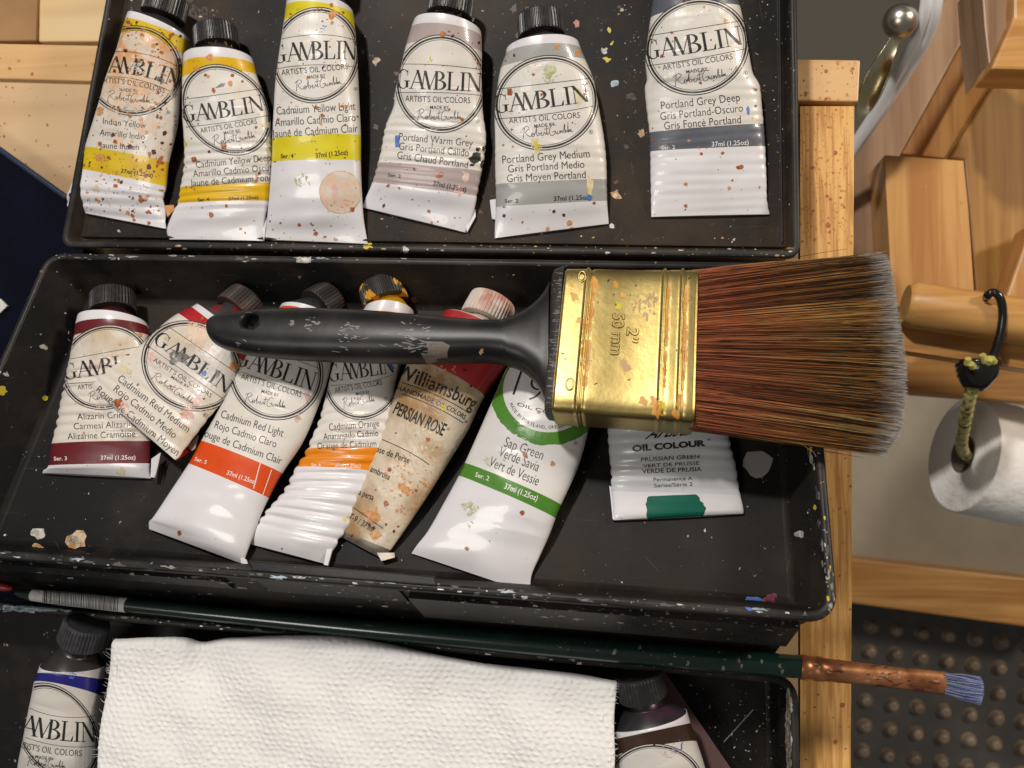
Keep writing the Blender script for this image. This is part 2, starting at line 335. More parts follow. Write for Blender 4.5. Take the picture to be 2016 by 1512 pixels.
class Decals:
    """flat printing or dried paint laid on a finished surface"""
    def __init__(s, mb, org=(0, 0, 1), L=3.0): s.mb = mb; s.bvh = mb.bvh(); s.org = org; s.L = L; s.cache = {}
    def px(s, a): a = np.asarray(a, float); return np.array([s.org[0], s.org[1]]) + a / s.org[2]
    def lay(s, tris, mat, lift=.09, raw=False):
        t = split(np.asarray(tris, float) if raw else s.px(tris), s.L)
        flat_, inv = np.unique(np.round(t.reshape(-1, 2), 2), axis=0, return_inverse=True); inv = inv.reshape(-1, 3)
        pts = []
        for x, y in flat_:
            d = ray(x, y).normalized(); h, n, _, _ = s.bvh.ray_cast(CAM, d)
            if h is None: pts.append(None); continue
            if n.dot(d) > 0: n = -n
            pts.append(h + n * lift if -n.dot(d) > .12 else None)
        ids = {}; vs = []; fs = []
        for f in inv:
            if any(pts[k] is None for k in f): continue
            if len({*f}) < 3: continue
            a, b, c = (pts[k] for k in f)
            if max((a - b).length, (b - c).length, (a - c).length) > s.L * .9: continue
            g = []
            for k in f:
                if k not in ids: ids[k] = len(vs); vs.append(pts[k])
                g.append(ids[k])
            if (vs[g[1]] - vs[g[0]]).cross(vs[g[2]] - vs[g[0]]).dot(CAM - vs[g[0]]) < 0: g = [g[0], g[2], g[1]]
            fs.append(g)
        if fs: s.mb.add(vs, fs, mat)
    def base(s, tris, pts, h):
        """normalised glyphs -> along a 2- or 3-point baseline"""
        p = [np.array(q, float) for q in pts]
        x = tris[..., 0:1]; y = tris[..., 1:2]
        ch = p[-1] - p[0]; up = np.array([ch[1], -ch[0]]) / np.linalg.norm(ch)
        if len(p) == 2: c = p[0] + ch * x; u = up
        else:
            mid = 2 * p[1] - .5 * (p[0] + p[2])
            c = (1 - x) ** 2 * p[0] + 2 * x * (1 - x) * mid + x * x * p[2]
            tg = 2 * (1 - x) * (mid - p[0]) + 2 * x * (p[2] - mid); tg = tg / np.linalg.norm(tg, axis=-1, keepdims=True); u = np.stack([tg[..., 1], -tg[..., 0]], -1)
        return c + u * (y * h)
    def text(s, txt, pts, h, mat=3, weight=0.0, slant=0):
        t, _ = text_norm(txt, weight); t = t.copy()
        if slant: t[..., 0] += t[..., 1] * slant
        s.lay(s.base(t, pts, h), mat)
    def rule(s, pts, wd, mat=3):
        n = 16; x = np.linspace(0, 1, n); a = np.stack([x, x * 0 - .5], 1); b = np.stack([x, x * 0 + .5], 1)
        s.lay(s.base(np.array(strip(a, b)), pts, wd), mat)
    def ell(s, c, a, b, r0, r1, mat=3, a0=0, a1=360, jag=0):
        t = np.radians(np.linspace(a0, a1, 90 if not jag else 260)); c, a, b = (np.array(q, float) for q in (c, a, b))
        f = lambda r: c + np.outer(r * np.cos(t), a) + np.outer(r * np.sin(t), b)
        rr = np.full(len(t), r1)
        if jag:
            z = random.Random(3); k = 0
            for i in range(len(t)): k = .8 * k + z.uniform(-jag, jag); rr[i] = r1 + k
        s.lay(np.array(strip(f(r0 * np.ones(len(t))), f(rr))), mat, .05)
    def poly(s, pts, mat, lift=.08):
        p = np.asarray(pts, float); c = p.mean(0); s.lay(np.array([[c, p[i], p[(i + 1) % len(p)]] for i in range(len(p))]), mat, lift)
    def blob(s, c, r, mat, z=rnd, asp=1.0, rot=0, rough=.25, lift=.09, n=11):
        pts = []
        for k in range(n):
            a = 2 * math.pi * k / n; q = r * (1 + z.uniform(-rough, rough)); x, y = q * math.cos(a) * asp, q * math.sin(a)
            pts.append((c[0] + x * math.cos(rot) - y * math.sin(rot), c[1] + x * math.sin(rot) + y * math.cos(rot)))
        s.poly(pts, mat, lift)
    def streaks(s, c, r, mat, n, z, ln=8, wd=1.2, rot=0):
        for _ in range(n):
            a = z.uniform(0, 6.28); q = r * math.sqrt(z.random()); x, y = c[0] + q * math.cos(a), c[1] + q * math.sin(a)
            s.blob((x, y), z.uniform(.4, 1) * wd, mat, z, z.uniform(1, ln / wd), rot + z.uniform(-.4, .4), .4)

# ------------------------------------------------------------------ the setting: table, trays
UP = Vector((0, 0, 1))
def struct(name, mb, mats, **k): o = mb.build(name, mats, **k); o['kind'] = 'structure'; return o
def splatter(mb, pts_box, n, mats, r=(.8, 3.2), z=None, L=3.0):
    z = z or rnd; d = Decals(mb, L=L); x0, y0, x1, y1 = pts_box
    for _ in range(n): d.blob((z.uniform(x0, x1), z.uniform(y0, y1)), z.uniform(r[0], 1) * 0 + r[0] + (r[1] - r[0]) * z.random() ** 3, z.choice(mats), z, z.uniform(.7, 1.5), z.uniform(0, 3))
    return d
def slab(px, z, thick, mat_=0, mb=None):
    mb = mb or MB(); prism(mb, [P(x, y, z) for x, y in px], UP, thick, mat_); return mb
flk = [mat('faded rust fleck', (.42, .13, .045), .5), mat('faded orange fleck', (.58, .24, .07), .5), M['fleck_dark']]

th = thing('wooden_table', 'pale wooden sketch table with paint splashes under the black trays', 'table', P(1000, 150, 0))
mb = slab([(-70, 84), (1560, 116), (1694, 118), (1690, 200), (1560, 198), (-70, 153)], 2, 18)
splatter(mb, (0, 90, 185, 150), 14, [1, 2], (.7, 3)); splatter(mb, (1575, 120, 1688, 198), 60, [1, 2, 2], (.7, 4))
mb.build('cross_rail', [M['wood_x']] + flk, th, bevel=.6)
mb = slab([(-70, 156), (1572, 204), (1572, 1700), (-420, 1700)], 0, 6)
splatter(mb, (0, 160, 150, 370), 50, [1, 1, 2], (.5, 2.6))
mb.build('panel', [M['wood_p']] + flk, th)
mb = slab([(1575, 209), (1682, 209), (1674, 1700), (1575, 1700)], .5, 18)
d = splatter(mb, (1575, 215, 1678, 480), 330, [1, 2, 2, 2, 2], (.6, 3.0)); 
for _ in range(230): d.blob((rnd.uniform(1578, 1676), rnd.uniform(480, 1500)), .6 + 2.2 * rnd.random() ** 3, rnd.choice([1, 2, 2]), rnd, 1.2, 0)
for q in ((1630, 443, 5), (1628, 386, 3.5), (1645, 300, 4), (1600, 330, 4), (1658, 1388, 5), (1645, 1460, 5)): d.blob(q[:2], q[2], 1)
mb.build('side_rail', [M['wood_r']] + flk, th, bevel=.6)

mb = slab([(76, -60), (320, -60), (320, 81), (74, 82)], -12, 20); tag(mb.build('pine_board', M['wood_y'], loc=P(140, 30, -12), bevel=.8), 'yellow pine board behind the table at the upper left corner', 'board')
mb = slab([(-90, -60), (74, -60), (71, 80), (-90, 82)], -10, 22); tag(mb.build('cardboard_box', M['card'], loc=P(30, 30, -10), bevel=.8), 'brown cardboard box beside the yellow pine board in the corner', 'box')

nv = thing('navy_case', 'dark navy blue plastic case under the left side of the trays', 'case', P(40, 600, 12))
mb = slab([(-90, 232), (0, 296), (131, 391), (170, 470), (150, 560), (60, 700), (10, 860), (90, 1010), (150, 1090), (150, 1196), (-420, 1196), (-420, 200)], 12, 10); mb.build('lid', M['navy'], nv, bevel=1.2)  # front stretch of the outline added as dark shading for the gap there
mb = MB(); pipe(mb, [P(-90, 231, 12), P(0, 295, 12), P(132, 390, 12)], 1.3, 10); mb.build('edge_highlight', M['navy_highlight'], nv)  # paler pipe paints the highlight along the case's upper edge
mb = slab([(-30, 580), (0, 588), (14, 602), (0, 616), (-30, 640)], 13.2, 1); tag(mb.build('paper_scrap', M['paper_white'], loc=P(0, 600, 13)), 'small white paper scrap on the navy case at the left edge', 'scrap')

def offset_poly(pts, d):
    n = len(pts); out = []
    for i in range(n):
        a, b, c = (np.array(pts[(i + k - 1) % n], float) for k in range(3))
        e1 = (b - a) / np.linalg.norm(b - a); e2 = (c - b) / np.linalg.norm(c - b)
        n1 = np.array([-e1[1], e1[0]]); n2 = np.array([-e2[1], e2[0]])
        k = 1 + n1.dot(n2); out.append(b + (n1 + n2) * d / k)
    return out
def rounded(pts, r, k=8):
    n = len(pts); out = []
    for i in range(n):
        a, b, c = (np.array(pts[(i + j - 1) % n], float) for j in range(3))
        u = (a - b) / np.linalg.norm(a - b); v = (c - b) / np.linalg.norm(c - b)
        ang = math.acos(max(-1, min(1, u.dot(v)))); t = r / math.tan(ang / 2); p0, p1 = b + u * t, b + v * t
        for j in range(k + 1):
            s = j / k; out.append((1 - s) ** 2 * p0 + 2 * s * (1 - s) * b + s * s * p1)
    return out
def tray(pl, px, rim_h, thick, draft, floor_th, r, lip=1.2):
    """px: rim corners counter-clockwise as seen from above"""
    base = [pl.uv(pl.P(x, y, rim_h)) for x, y in px]
    area = sum(base[i][0] * base[(i + 1) % 4][1] - base[(i + 1) % 4][0] * base[i][1] for i in range(4))
    if area < 0: base = base[::-1]
    prof = [(lip + .9, -floor_th, 0), (lip, rim_h - 4, 0), (0, rim_h - 3.6, 1), (0, rim_h - .6, 1), (.5, rim_h, 1), (thick - .5, rim_h, 1), (thick, rim_h - .6, 1), (thick + draft * .93, 1.6, 0), (thick + draft + .6, .5, 0), (thick + draft + 2, 0, 0)]
    rings = []
    for off, h, _ in prof:
        q = rounded(offset_poly(base, off), max(r - off, 1.5)); rings.append([pl.at(u, v, h) for u, v in q])
    mb = MB(); loft(mb, rings, [p[2] for p in prof[1:]], (True, True), True)
    mb.m[-2] = 0; mb.m[-1] = 0
    for i in range(len(mb.f)): pass
    return mb, base
PAINT = [M[k] for k in ('chip_white', 'chip_yellow', 'chip_ochre', 'chip_blue', 'chip_sky', 'chip_magenta', 'chip_grey', 'fleck_rust', 'scrape')] + [mat('faint scratch', (.075, .071, .066), .5)]
PAINT.append(mat('brown film', (.050, .026, .018), .5)); GS = 11
WH, YE, OC, BL, SK, MG, GR, RU, SCR = range(2, 11)

LID = flat(20.0)
TH = math.radians(18)
MID = Plane(P(850, 560, 15), Vector((0, math.sin(TH), math.cos(TH))), Vector((1, 0, 0)))
BASE = flat(3.0)

lid = thing('lid_tray', 'black plastic box lid holding a row of six paint tubes', 'tray', P(850, 300, 0), 'black trays of the paint box')
mb, _ = tray(LID, [(238, -170), (117, 486), (1577, 507), (1566, -170)], 8, 2.4, 1.2, 16, 5)
d = Decals(mb)
for _ in range(90): d.blob((385 + rnd.gauss(0, 26), 45 + rnd.gauss(0, 30)), 1 + 6 * rnd.random() ** 2, 12, rnd, 1.3, rnd.uniform(0, 3), .5, .03)
for _ in range(110): d.blob((rnd.uniform(700, 1280), rnd.uniform(0, 470)), 1 + 5 * rnd.random() ** 3, 12, rnd, 1.5, rnd.uniform(0, 3), .5, .03)
for p_, r, k in (((798, 492), 6, WH), ((1212, 383), 8, OC), ((1200, 60), 4, YE), ((1195, 118), 7, YE), ((1190, 100), 6, WH), ((1205, 85), 4, YE), ((1225, 20), 4, WH), ((1262, 262), 5, OC), ((725, 482), 7, YE), ((1210, 165), 7, SK), ((930, 38), 4, WH), ((1135, 45), 5, RU), ((740, 120), 8, OC), ((1205, 445), 4, WH)): d.blob(p_, r, k, rnd, rnd.uniform(.7, 1.6), rnd.uniform(0, 3), .45)
for _ in range(210): d.blob((rnd.uniform(1220, 1560), rnd.uniform(2, 300)), .5 + 1.0 * rnd.random() ** 2, rnd.choice([WH, GR, GR, OC]), rnd)
for _ in range(160): d.blob((rnd.uniform(180, 1560), rnd.uniform(2, 478)), .5 + 1.6 * rnd.random() ** 3, rnd.choice([WH, GR, GR, OC, YE, RU]), rnd, rnd.uniform(1, 2))
for _ in range(120): d.blob((rnd.uniform(150, 1560), rnd.uniform(482, 504)), .5 + 1.8 * rnd.random() ** 3, rnd.choice([WH, GR, OC, OC]), rnd, rnd.uniform(1, 3.5))
BX, BY = (160, 1560), (2, 475)
for _ in range(70):
    x, y, a_, l_ = rnd.uniform(*BX), rnd.uniform(*BY), rnd.uniform(0, 3.14), rnd.uniform(4, 26); u_ = np.array((math.cos(a_), math.sin(a_))); n_ = np.array((-u_[1], u_[0])) * rnd.uniform(.25, .55); c_ = np.array((x, y))
    d.lay(np.array(strip(np.array([c_ - u_ * l_, c_ + u_ * l_]), np.array([c_ - u_ * l_ * .9 + n_, c_ + u_ * l_ * .9 + n_]))), GS, .04)
mb.build('shell', [M['plastic_lid'], M['rim']] + PAINT, lid)
mb = MB()
for yy, hh in ((462, 0), (474, 0)):
    q = [LID.P(150, yy - 1, 1.4), LID.P(1545, yy + 20, 1.4), LID.P(1545, yy + 25, 1.4), LID.P(150, yy + 4, 1.4)]; prism(mb, q, UP, 1.4)
mb.build('ridge', M['plastic_lid'], lid, bevel=.3)
mb = MB()
for x0, x1 in ((1532, 1536), (1552, 1555)): prism(mb, [LID.P(x0, -100, 1.2), LID.P(x1, -100, 1.2), LID.P(x1 + 6, 478, 1.2), LID.P(x0 + 6, 478, 1.2)], UP, 1.2)
mb.build('side_groove', M['rim'], lid, bevel=.3)

mid = thing('middle_tray', 'black plastic middle tray tilted towards the front with seven tubes', 'tray', P(850, 850, 0), 'black trays of the paint box')
mb, mbase = tray(MID, [(92, 497), (-168, 1086), (1652, 1226), (1592, 517)], 22, 2.6, 5.5, 6, 9)
d = Decals(mb)
d.poly([(1463, 905), (1471, 890), (1487, 889), (1500, 888), (1512, 895), (1522, 903), (1517, 920), (1512, 930), (1500, 940), (1488, 942), (1477, 936), (1470, 925), (1462, 918)], GR)
for c, r, k in (((77, 1052), 11, WH), ((75, 1078), 9, OC), ((152, 1064), 17, OC), ((148, 1066), 9, WH), ((1518, 1183), 10, MG), ((1523, 1172), 6, MG), ((1505, 1182), 4, RU), ((120, 1125), 8, YE), ((597, 508), 12, WH), ((1482, 1186), 15, BL), ((1300, 660), 1, WH), ((5, 770), 8, YE), ((88, 784), 5, YE), ((86, 683), 5, WH), ((12, 738), 4, WH), ((535, 1116), 8, OC), ((815, 590), 5, OC), ((1575, 1052), 6, WH), ((590, 545), 3, OC)): d.blob(c, r, k, rnd, 1.5 if k in (BL, WH) else 1.1, .1, .4)
for _ in range(230): d.blob((rnd.uniform(0, 1640), rnd.uniform(510, 1250)), .4 + 1.5 * rnd.random() ** 4, rnd.choice([WH, GR, GR, GR, SCR]), rnd, rnd.uniform(1, 2.2), rnd.uniform(0, 3))
for _ in range(130):
    t = rnd.random(); d.blob((1640 * t, 1092 + 122 * t + rnd.gauss(0, 6)), .7 + 2.4 * rnd.random() ** 3, rnd.choice([WH, GR, GS, GS, GS, SCR, SK]), rnd, rnd.uniform(1, 6), .085, .5)
for _ in range(50):
    t = rnd.random(); d.blob((1596 + 46 * t + rnd.gauss(0, 5), 870 + 350 * t), .8 + 2.2 * rnd.random() ** 2, rnd.choice([WH, GR, GS, SCR, GS, GR, YE]), rnd, rnd.uniform(1, 5), 1.45, .5)
for _ in range(110):
    t = rnd.random(); d.blob((60 + 1500 * t, 506 + rnd.gauss(0, 4)), .7 + 2 * rnd.random() ** 3, rnd.choice([WH, GR, GS, GS, SCR]), rnd, rnd.uniform(1, 6), .01, .5)
BX, BY = (0, 1640), (520, 1240)
for _ in range(70):
    x, y, a_, l_ = rnd.uniform(*BX), rnd.uniform(*BY), rnd.uniform(0, 3.14), rnd.uniform(4, 26); u_ = np.array((math.cos(a_), math.sin(a_))); n_ = np.array((-u_[1], u_[0])) * rnd.uniform(.25, .55); c_ = np.array((x, y))
    d.lay(np.array(strip(np.array([c_ - u_ * l_, c_ + u_ * l_]), np.array([c_ - u_ * l_ * .9 + n_, c_ + u_ * l_ * .9 + n_]))), GS, .04)
mb.build('shell', [M['plastic'], M['rim']] + PAINT, mid)
# raised panels of the front wall
def front_panel(x0, x1, h0, h1, out):
    f0, f1 = MID.P(-168, 1086, 22), MID.P(1652, 1226, 22); e = (f1 - f0).normalized(); o = e.cross(MID.n)
    def at(px): 
        t = (px + 168) / 1818; return f0 + (f1 - f0) * t - MID.n * 22
    a, b = at(x0), at(x1)
    q = [a + MID.n * h1 + o * (out - 1.2), b + MID.n * h1 + o * (out - 1.2), b + MID.n * h0 + o * (out - 1.2 + .09 * (h1 - h0)), a + MID.n * h0 + o * (out - 1.2 + .09 * (h1 - h0))]
    mb = MB(); prism(mb, q, (o + MID.n * .3).normalized(), 3.2, 0)
    dd = Decals(mb)
    for _ in range(int((x1 - x0) / 7)):
        t = rnd.random(); x = x0 + (x1 - x0) * t; dd.blob((x, 1105 + .083 * x + rnd.gauss(0, 14)), .5 + 1.5 * rnd.random() ** 3, rnd.choice([GR, GR, GR, SCR, SK, OC, WH]) - 1, rnd, rnd.uniform(1.5, 6), .085, .5)
    return mb
front_panel(-168, 1590, -34, 15, .25).build('front_skirt', [M['plastic']] + PAINT, mid, bevel=.6)
front_panel(-150, 480, 3, 12, 1.7).build('front_panel', [M['rim']] + PAINT, mid, bevel=.8)
front_panel(-150, 560, -13, -1, 1.0).build('front_panel', [M['rim']] + PAINT, mid, bevel=.8)
front_panel(868, 1590, -10, 15, 2.8).build('front_panel', [M['rim']] + PAINT, mid, bevel=1.2)
front_panel(884, 1570, -1, 6, 3.6).build('front_panel', [M['rim']] + PAINT, mid, bevel=.8)
front_panel(560, 850, 2, 17, .9).build('front_panel', [M['rim']] + PAINT, mid, bevel=.5)
mb = MB(); q = [MID.P(488, 1103, 22.8), MID.P(855, 1134, 22.8), MID.P(862, 1154, 22.8), MID.P(495, 1123, 22.8)]; prism(mb, q, MID.n, 1.5); mb.build('finger_tab', M['rim'], mid, bevel=.5)

bas = thing('base_tray', 'black plastic box base with two tubes and a paper towel', 'tray', P(850, 1450, 0), 'black trays of the paint box')
mb, _ = tray(BASE, [(-260, 1165), (-420, 2050), (1590, 2050), (1571, 1334)], 26, 2.6, 2.5, 2.5, 9)
d = Decals(mb)
for _ in range(60): d.blob((rnd.uniform(8, 135), 1193 + rnd.gauss(0, 1.5) + 8 * rnd.random()), 1 + 3 * rnd.random(), SK, rnd, 2.5, .09, .4)
for _ in range(140):
    t = rnd.random(); d.blob((1560 * t, 1192 + 142 * t + rnd.gauss(0, 4)), .6 + 2 * rnd.random() ** 3, rnd.choice([WH, GR, GS, SCR, GS]), rnd, rnd.uniform(1, 5), .09, .5)
for _ in range(130): d.blob((1553 + rnd.gauss(0, 2.2), rnd.uniform(1365, 1512)), 1 + 2.2 * rnd.random(), rnd.choice([GR, WH, OC, GR]), rnd, 3.5, 1.57, .5)
for _ in range(130): d.blob((rnd.uniform(1330, 1550), rnd.uniform(1345, 1512)), .3 + 1.2 * rnd.random() ** 3, rnd.choice([WH, GR, GR, GR, OC]), rnd, rnd.uniform(1, 3), rnd.uniform(0, 3))
for _ in range(30): d.blob((rnd.uniform(5, 320), rnd.uniform(1215, 1500)), .5 + 1.5 * rnd.random() ** 2, GR, rnd, 1.5, 1)
d.lay(np.array(strip(np.array([(1424, 1460), (1482, 1396)]), np.array([(1426, 1461), (1484, 1397)]))), GR)
mb.build('shell', [M['plastic'], M['rim']] + PAINT, bas)

# ------------------------------------------------------------------ paint tubes
TG = 'paint tubes lying in the black trays'
def tube(sp):
    ox, oy, sc = sp['org']; pl = sp['pl']; z_ = random.Random(sp.get('seed', 1)); st = sp['st']; n = len(st)
    rows = []
    for q in st:
        lx, ly, rx, ry, t = q[:5]; zo = q[5] if len(q) > 5 else 0; hc = t / 2 + zo + .15
        L = pl.P(ox + lx / sc, oy + ly / sc, hc); R = pl.P(ox + rx / sc, oy + ry / sc, hc); C = (L + R) / 2; A = (R - L) / 2
        d = C - CAM; tan = d.dot(A.normalized()) / d.dot(pl.n); al = A.length; a = math.sqrt(max(al * al - (t / 2 * tan) ** 2, (.72 * al) ** 2)); A = A * (a / al)
        rows.append([*C, *A, t / 2, zo])
    ks = []
    for i in range(n - 1): ks.append(max(2, int((Vector(rows[i][:3]) - Vector(rows[i + 1][:3])).length / .62)))
    cu = crom(rows, ks); idx = []
    for i in range(n - 1): idx += [i + j / ks[i] for j in range(ks[i])]
    idx.append(n - 1)
    axd = (Vector(rows[-1][:3]) - Vector(rows[0][:3])).normalized(); dv_ = (Vector(rows[n // 2][:3]) - CAM); kpar = .8 * dv_.dot(axd) / dv_.dot(pl.n)
    rp = sp.get('ripple'); NR = 52; rings = []; dist = 0; prev = None; ph = [z_.uniform(0, 6) for _ in range(12)]
    dents = [(z_.uniform(1, n - 2), z_.uniform(-.8, .8), z_.uniform(.25, .8), z_.uniform(-1, .5) * sp.get('dent', .5)) for _ in range(8)]
    creases = [(z_.uniform(0, 80), z_.uniform(-.9, .9), z_.uniform(-1.1, 1.1), z_.uniform(.35, 1.0) * z_.choice([-1, 1, 1]) * sp.get('crease', .42), z_.uniform(6, 18)) for _ in range(13)]
    for vi, row in zip(idx, cu):
        C = Vector(row[:3]); A = Vector(row[3:6]); b = max(row[6], .3); al = A.length; An = A / al
        if prev is not None: dist += (C - prev).length
        prev = C; rr = []; amp = 0
        if rp:
            i0, i1, am, lam = rp[:4]; f = min(1, max(0, (vi - i0) / .8)) * min(1, max(0, (i1 - vi) / .5)); amp = am * f
            skew = rp[4] if len(rp) > 4 else 0
        rough = z_.gauss(0, .05) if b < 8 else 0
        for k in range(NR):
            a = 2 * math.pi * k / NR; c, s_ = math.cos(a), math.sin(a)
            e = 1.0 if b > 8 else .9
            x = math.copysign(abs(c) ** e, c); h = math.copysign(abs(s_) ** (1.0), s_) * b; xs = x * al
            if amp:
                w_ = 2 * math.pi * (dist / lam + skew * x + .10 * math.sin(dist * .21 + ph[0] + x * 1.7)); wv = (1 - abs(math.sin(w_ / 2))) ** 1.1
                loc_ = .65 + .35 * math.sin(dist * .45 + ph[1] + 2.2 * x)
                if s_ > -.05: h -= amp * wv * (s_ ** .5 if s_ > 0 else 0) * loc_
                xs -= math.copysign(amp * .85 * wv * abs(c) ** 3, c) * loc_
            if s_ > 0:
                q = 0
                for dv, dx, dr, da in dents:
                    g = math.exp(-(((vi - dv) / 1.0) ** 2 + ((x - dx) / dr) ** 2)); q += da * g
                q += .16 * math.sin(dist * .55 + 3 * x + ph[2]) * math.sin(dist * .23 - 2 * x + ph[3])
                for cd_, cx_, ct, ca, cl_ in creases:
                    px_, py_ = (x - cx_) * 16, dist - cd_; dl = px_ * math.cos(ct) + py_ * math.sin(ct); dn = abs(-px_ * math.sin(ct) + py_ * math.cos(ct))
                    if abs(dl) < cl_ and dn < 4: q += ca * math.exp(-dn / 1.1) * (1 - (dl / cl_) ** 2)
                h += q * s_ * min(1, b / 3)
            h = max(h, -b); p_ = C + An * xs + pl.n * h
            if h > 0: p_ += axd * (h * kpar * min(1, vi / 1.5, (n - 1 - vi) / 2))
            rr.append(p_)
        rings.append(rr)
    mats = []; band = sp['bands']; en = sp.get('enamel', 99)
    bend = sp.get('bend', 0)
    for vi in idx[:-1]:
        v = vi + .25 / max(ks)
        mm = 0
        if v < sp.get('top_white', 1): mm = 1
        if v >= en: mm = 1
        for i0, i1 in band:
            if i0 <= v < i1: mm = 2
        if v >= sp.get('metal_from', 99): mm = 9
        mats.append(mm)
    mb = MB(); loft(mb, rings, mats, (True, True))
    D = Decals(mb, sp['org'], sp.get('L', 3.0))
    # folded end
    for fp in sp.get('folds', []):
        prism(mb, [pl.P(ox + x / sc, oy + y / sc, fp[0]) for x, y in fp[1]], pl.n, .7, fp[2] if len(fp) > 2 else 1)
    o = sp.get('oval')
    if o:
        c, a, b = o
        D.ell(c, a, b, 1.012, .992); D.ell(c, a, b, .968, .928); 
        D.ell(c, a, b, .908, .896)
        if sp.get('stain'):
            D.poly([np.array(c) + np.array(a) * .885 * math.cos(t) + np.array(b) * .885 * math.sin(t) for t in np.linspace(0, 6.2832, 48)[:-1]], 8, .045)
        else: D.poly([np.array(c) + np.array(a) * .99 * math.cos(t) + np.array(b) * .99 * math.sin(t) for t in np.linspace(0, 6.2832, 48)[:-1]], 0, .03)
        for r_ in sp['rules']: D.rule(r_, .0098 * np.linalg.norm(np.array(a)) * 1.1)
        D.lay(D.base(WORD, sp['word'][0], sp['word'][1]), 3)
        D.text("ARTIST'S OIL COLORS", sp['art'][0], sp['art'][1], 3, -.004)
        if 'made' in sp: D.text('MADE BY', sp['made'][0], sp['made'][1], 3, .004)
        D.lay(D.base(SIG, sp['sig'][0], sp['sig'][1]), 3)
        if 'reg' in sp:
            x, y, r = sp['reg']; D.ell((x, y), (r, 0), (0, -r), 1, .84); D.text('R', [(x - r * .4, y + r * .5), (x + r * .4, y + r * .48)], r)
    for t, p0, p1, h in sp.get('names', []): D.text(t, [p0, p1], h, 3, -.008)
    for q in sp.get('ser', []): D.text(q[0], [q[1], q[2]], q[3], q[4], .012)
    for f in sp.get('extra', []): f(D)
    fl = sp.get('flecks', (40, 3, .3)); k = 0
    for _ in range(fl[0]):
        v = z_.uniform(.2, n - 1.1); i = int(v); f = v - i; s_ = z_.uniform(-.95, .95)
        q0, q1 = st[i], st[i + 1]
        lx, ly, rx, ry = (q0[j] * (1 - f) + q1[j] * f for j in range(4)); x = lx + (rx - lx) * (s_ + 1) / 2; y = ly + (ry - ly) * (s_ + 1) / 2
        r = sc * (.7 + fl[1] * z_.random() ** 2.5)
        D.blob((x, y), r, z_.choices([5, 6, 7], [5, 2, 2])[0], z_, z_.uniform(.8, 1.5), z_.uniform(0, 3), .3)
    lab, cat = sp['label'], 'paint tube'
    t = thing('paint_tube', lab, cat, Vector(rows[n // 2][:3]) - pl.n * rows[n // 2][6], TG)
    base = [sp.get('lm', M['label']), M['enamel'], sp['band_mat'], M['ink'], M['inkw'], M['fleck_rust'], M['fleck_orange'], M['fleck_dark'], M['label_stained'], M['metal'],
            M['smear_green'], M['smear_peach'], M['smear_pink'], M['smear_ochre'], M['scrape'], M['chip_blue'], M['black_mark'], M['chip_yellow'], M['chip_white'], sp.get('mat2', M['ink'])]
    mb.build('body', base, t)
    # neck and cap
    C0 = Vector(rows[0][:3]); hc0 = rows[0][6] + rows[0][7] + .15
    cx, cy = sp['cap'][:2]; dz = sp['cap'][2] if len(sp['cap']) > 2 else 0
    CC = pl.P(cx, cy, hc0 + dz); ax = (CC - C0); dst = ax.length; ax = ax / dst
    A0 = Vector(rows[0][3:6]); xx = (A0 - ax * A0.dot(ax)).normalized(); yy = ax.cross(xx); 
    if yy.dot(pl.n) < 0: yy = -yy
    cl = sp.get('cap_len', 8.5); cr_ = sp.get('cap_r', 8.6); bdist = max(dst - cl / 2, 3.5)
    def rg(dst_, rx, ry, cen, mixf=1.0, nn=52): return [cen + xx * (rx * math.cos(2 * math.pi * k / nn)) + yy * (ry * math.sin(2 * math.pi * k / nn)) for k in range(nn)]
    mb = MB(); cone = min(bdist * .62, 6.5)
    r0 = [p + ax * .05 for p in [C0 + (p - C0) * .985 for p in rings[0]]]
    r1 = [p + ax * .5 for p in [C0 + (p - C0) * .95 for p in rings[0]]]
    # match ring phase
    def align(cen, r):
        out = []
        for p in rings[0]:
            q = p - C0; q = q - ax * q.dot(ax); u = math.atan2(q.dot(yy) / max(rows[0][6], 1), q.dot(xx) / A0.length); out.append(cen + xx * r * math.cos(u) + yy * r * math.sin(u))
        return out
    loft(mb, [r0, r1, align(C0 + ax * cone, 6.4), align(C0 + ax * (cone + .3), 5.6), align(C0 + ax * (bdist + 1.5), 5.5)], 0)
    if sp.get('paint_neck'):
        for _ in range(90):
            u = z_.uniform(0, 6.28); p = C0 + ax * (cone + z_.uniform(-1.2, 1.6)); q = p + (xx * math.cos(u) + yy * math.sin(u)) * z_.uniform(5.4, 6.3); s_ = z_.uniform(.3, .8)
            mb.add([q + Vector((z_.uniform(-s_, s_), z_.uniform(-s_, s_), z_.uniform(-s_, s_))) for _ in range(4)], [[0, 1, 2], [0, 3, 1], [1, 3, 2], [0, 2, 3]], 1)
    mb.build('neck', [sp.get('neck_mat', M['neck_metal']), sp.get('paint_neck', M['neck'])], t)
    mb = MB(); nf = 168; rngs = []
    for dd, r, fl_ in ((-.05, cr_ - 2.4, 0), (0, cr_ - .35, 0), (.5, cr_, 1), (cl * .55, cr_ * .985, 1), (cl - 1.1, cr_ * .965, 1), (cl - .35, cr_ * .93, .4), (cl, cr_ * .86, 0), (cl, cr_ * .80, 0), (cl - .5, cr_ * .78, 0)):
        cen = C0 + ax * (bdist + dd); rr = []
        for k in range(nf):
            a = 2 * math.pi * k / nf; q = r - fl_ * (.34 if (k % 4) < 2 else 0); rr.append(cen + xx * q * math.cos(a) + yy * q * math.sin(a))
        rngs.append(rr)
    loft(mb, rngs, 0, (True, True), False)
    cp_ = mb.build('cap', sp.get('cap_mat', M['cap']), t)
    if 'cap_label' in sp: cp_['label'] = sp['cap_label']
    return t

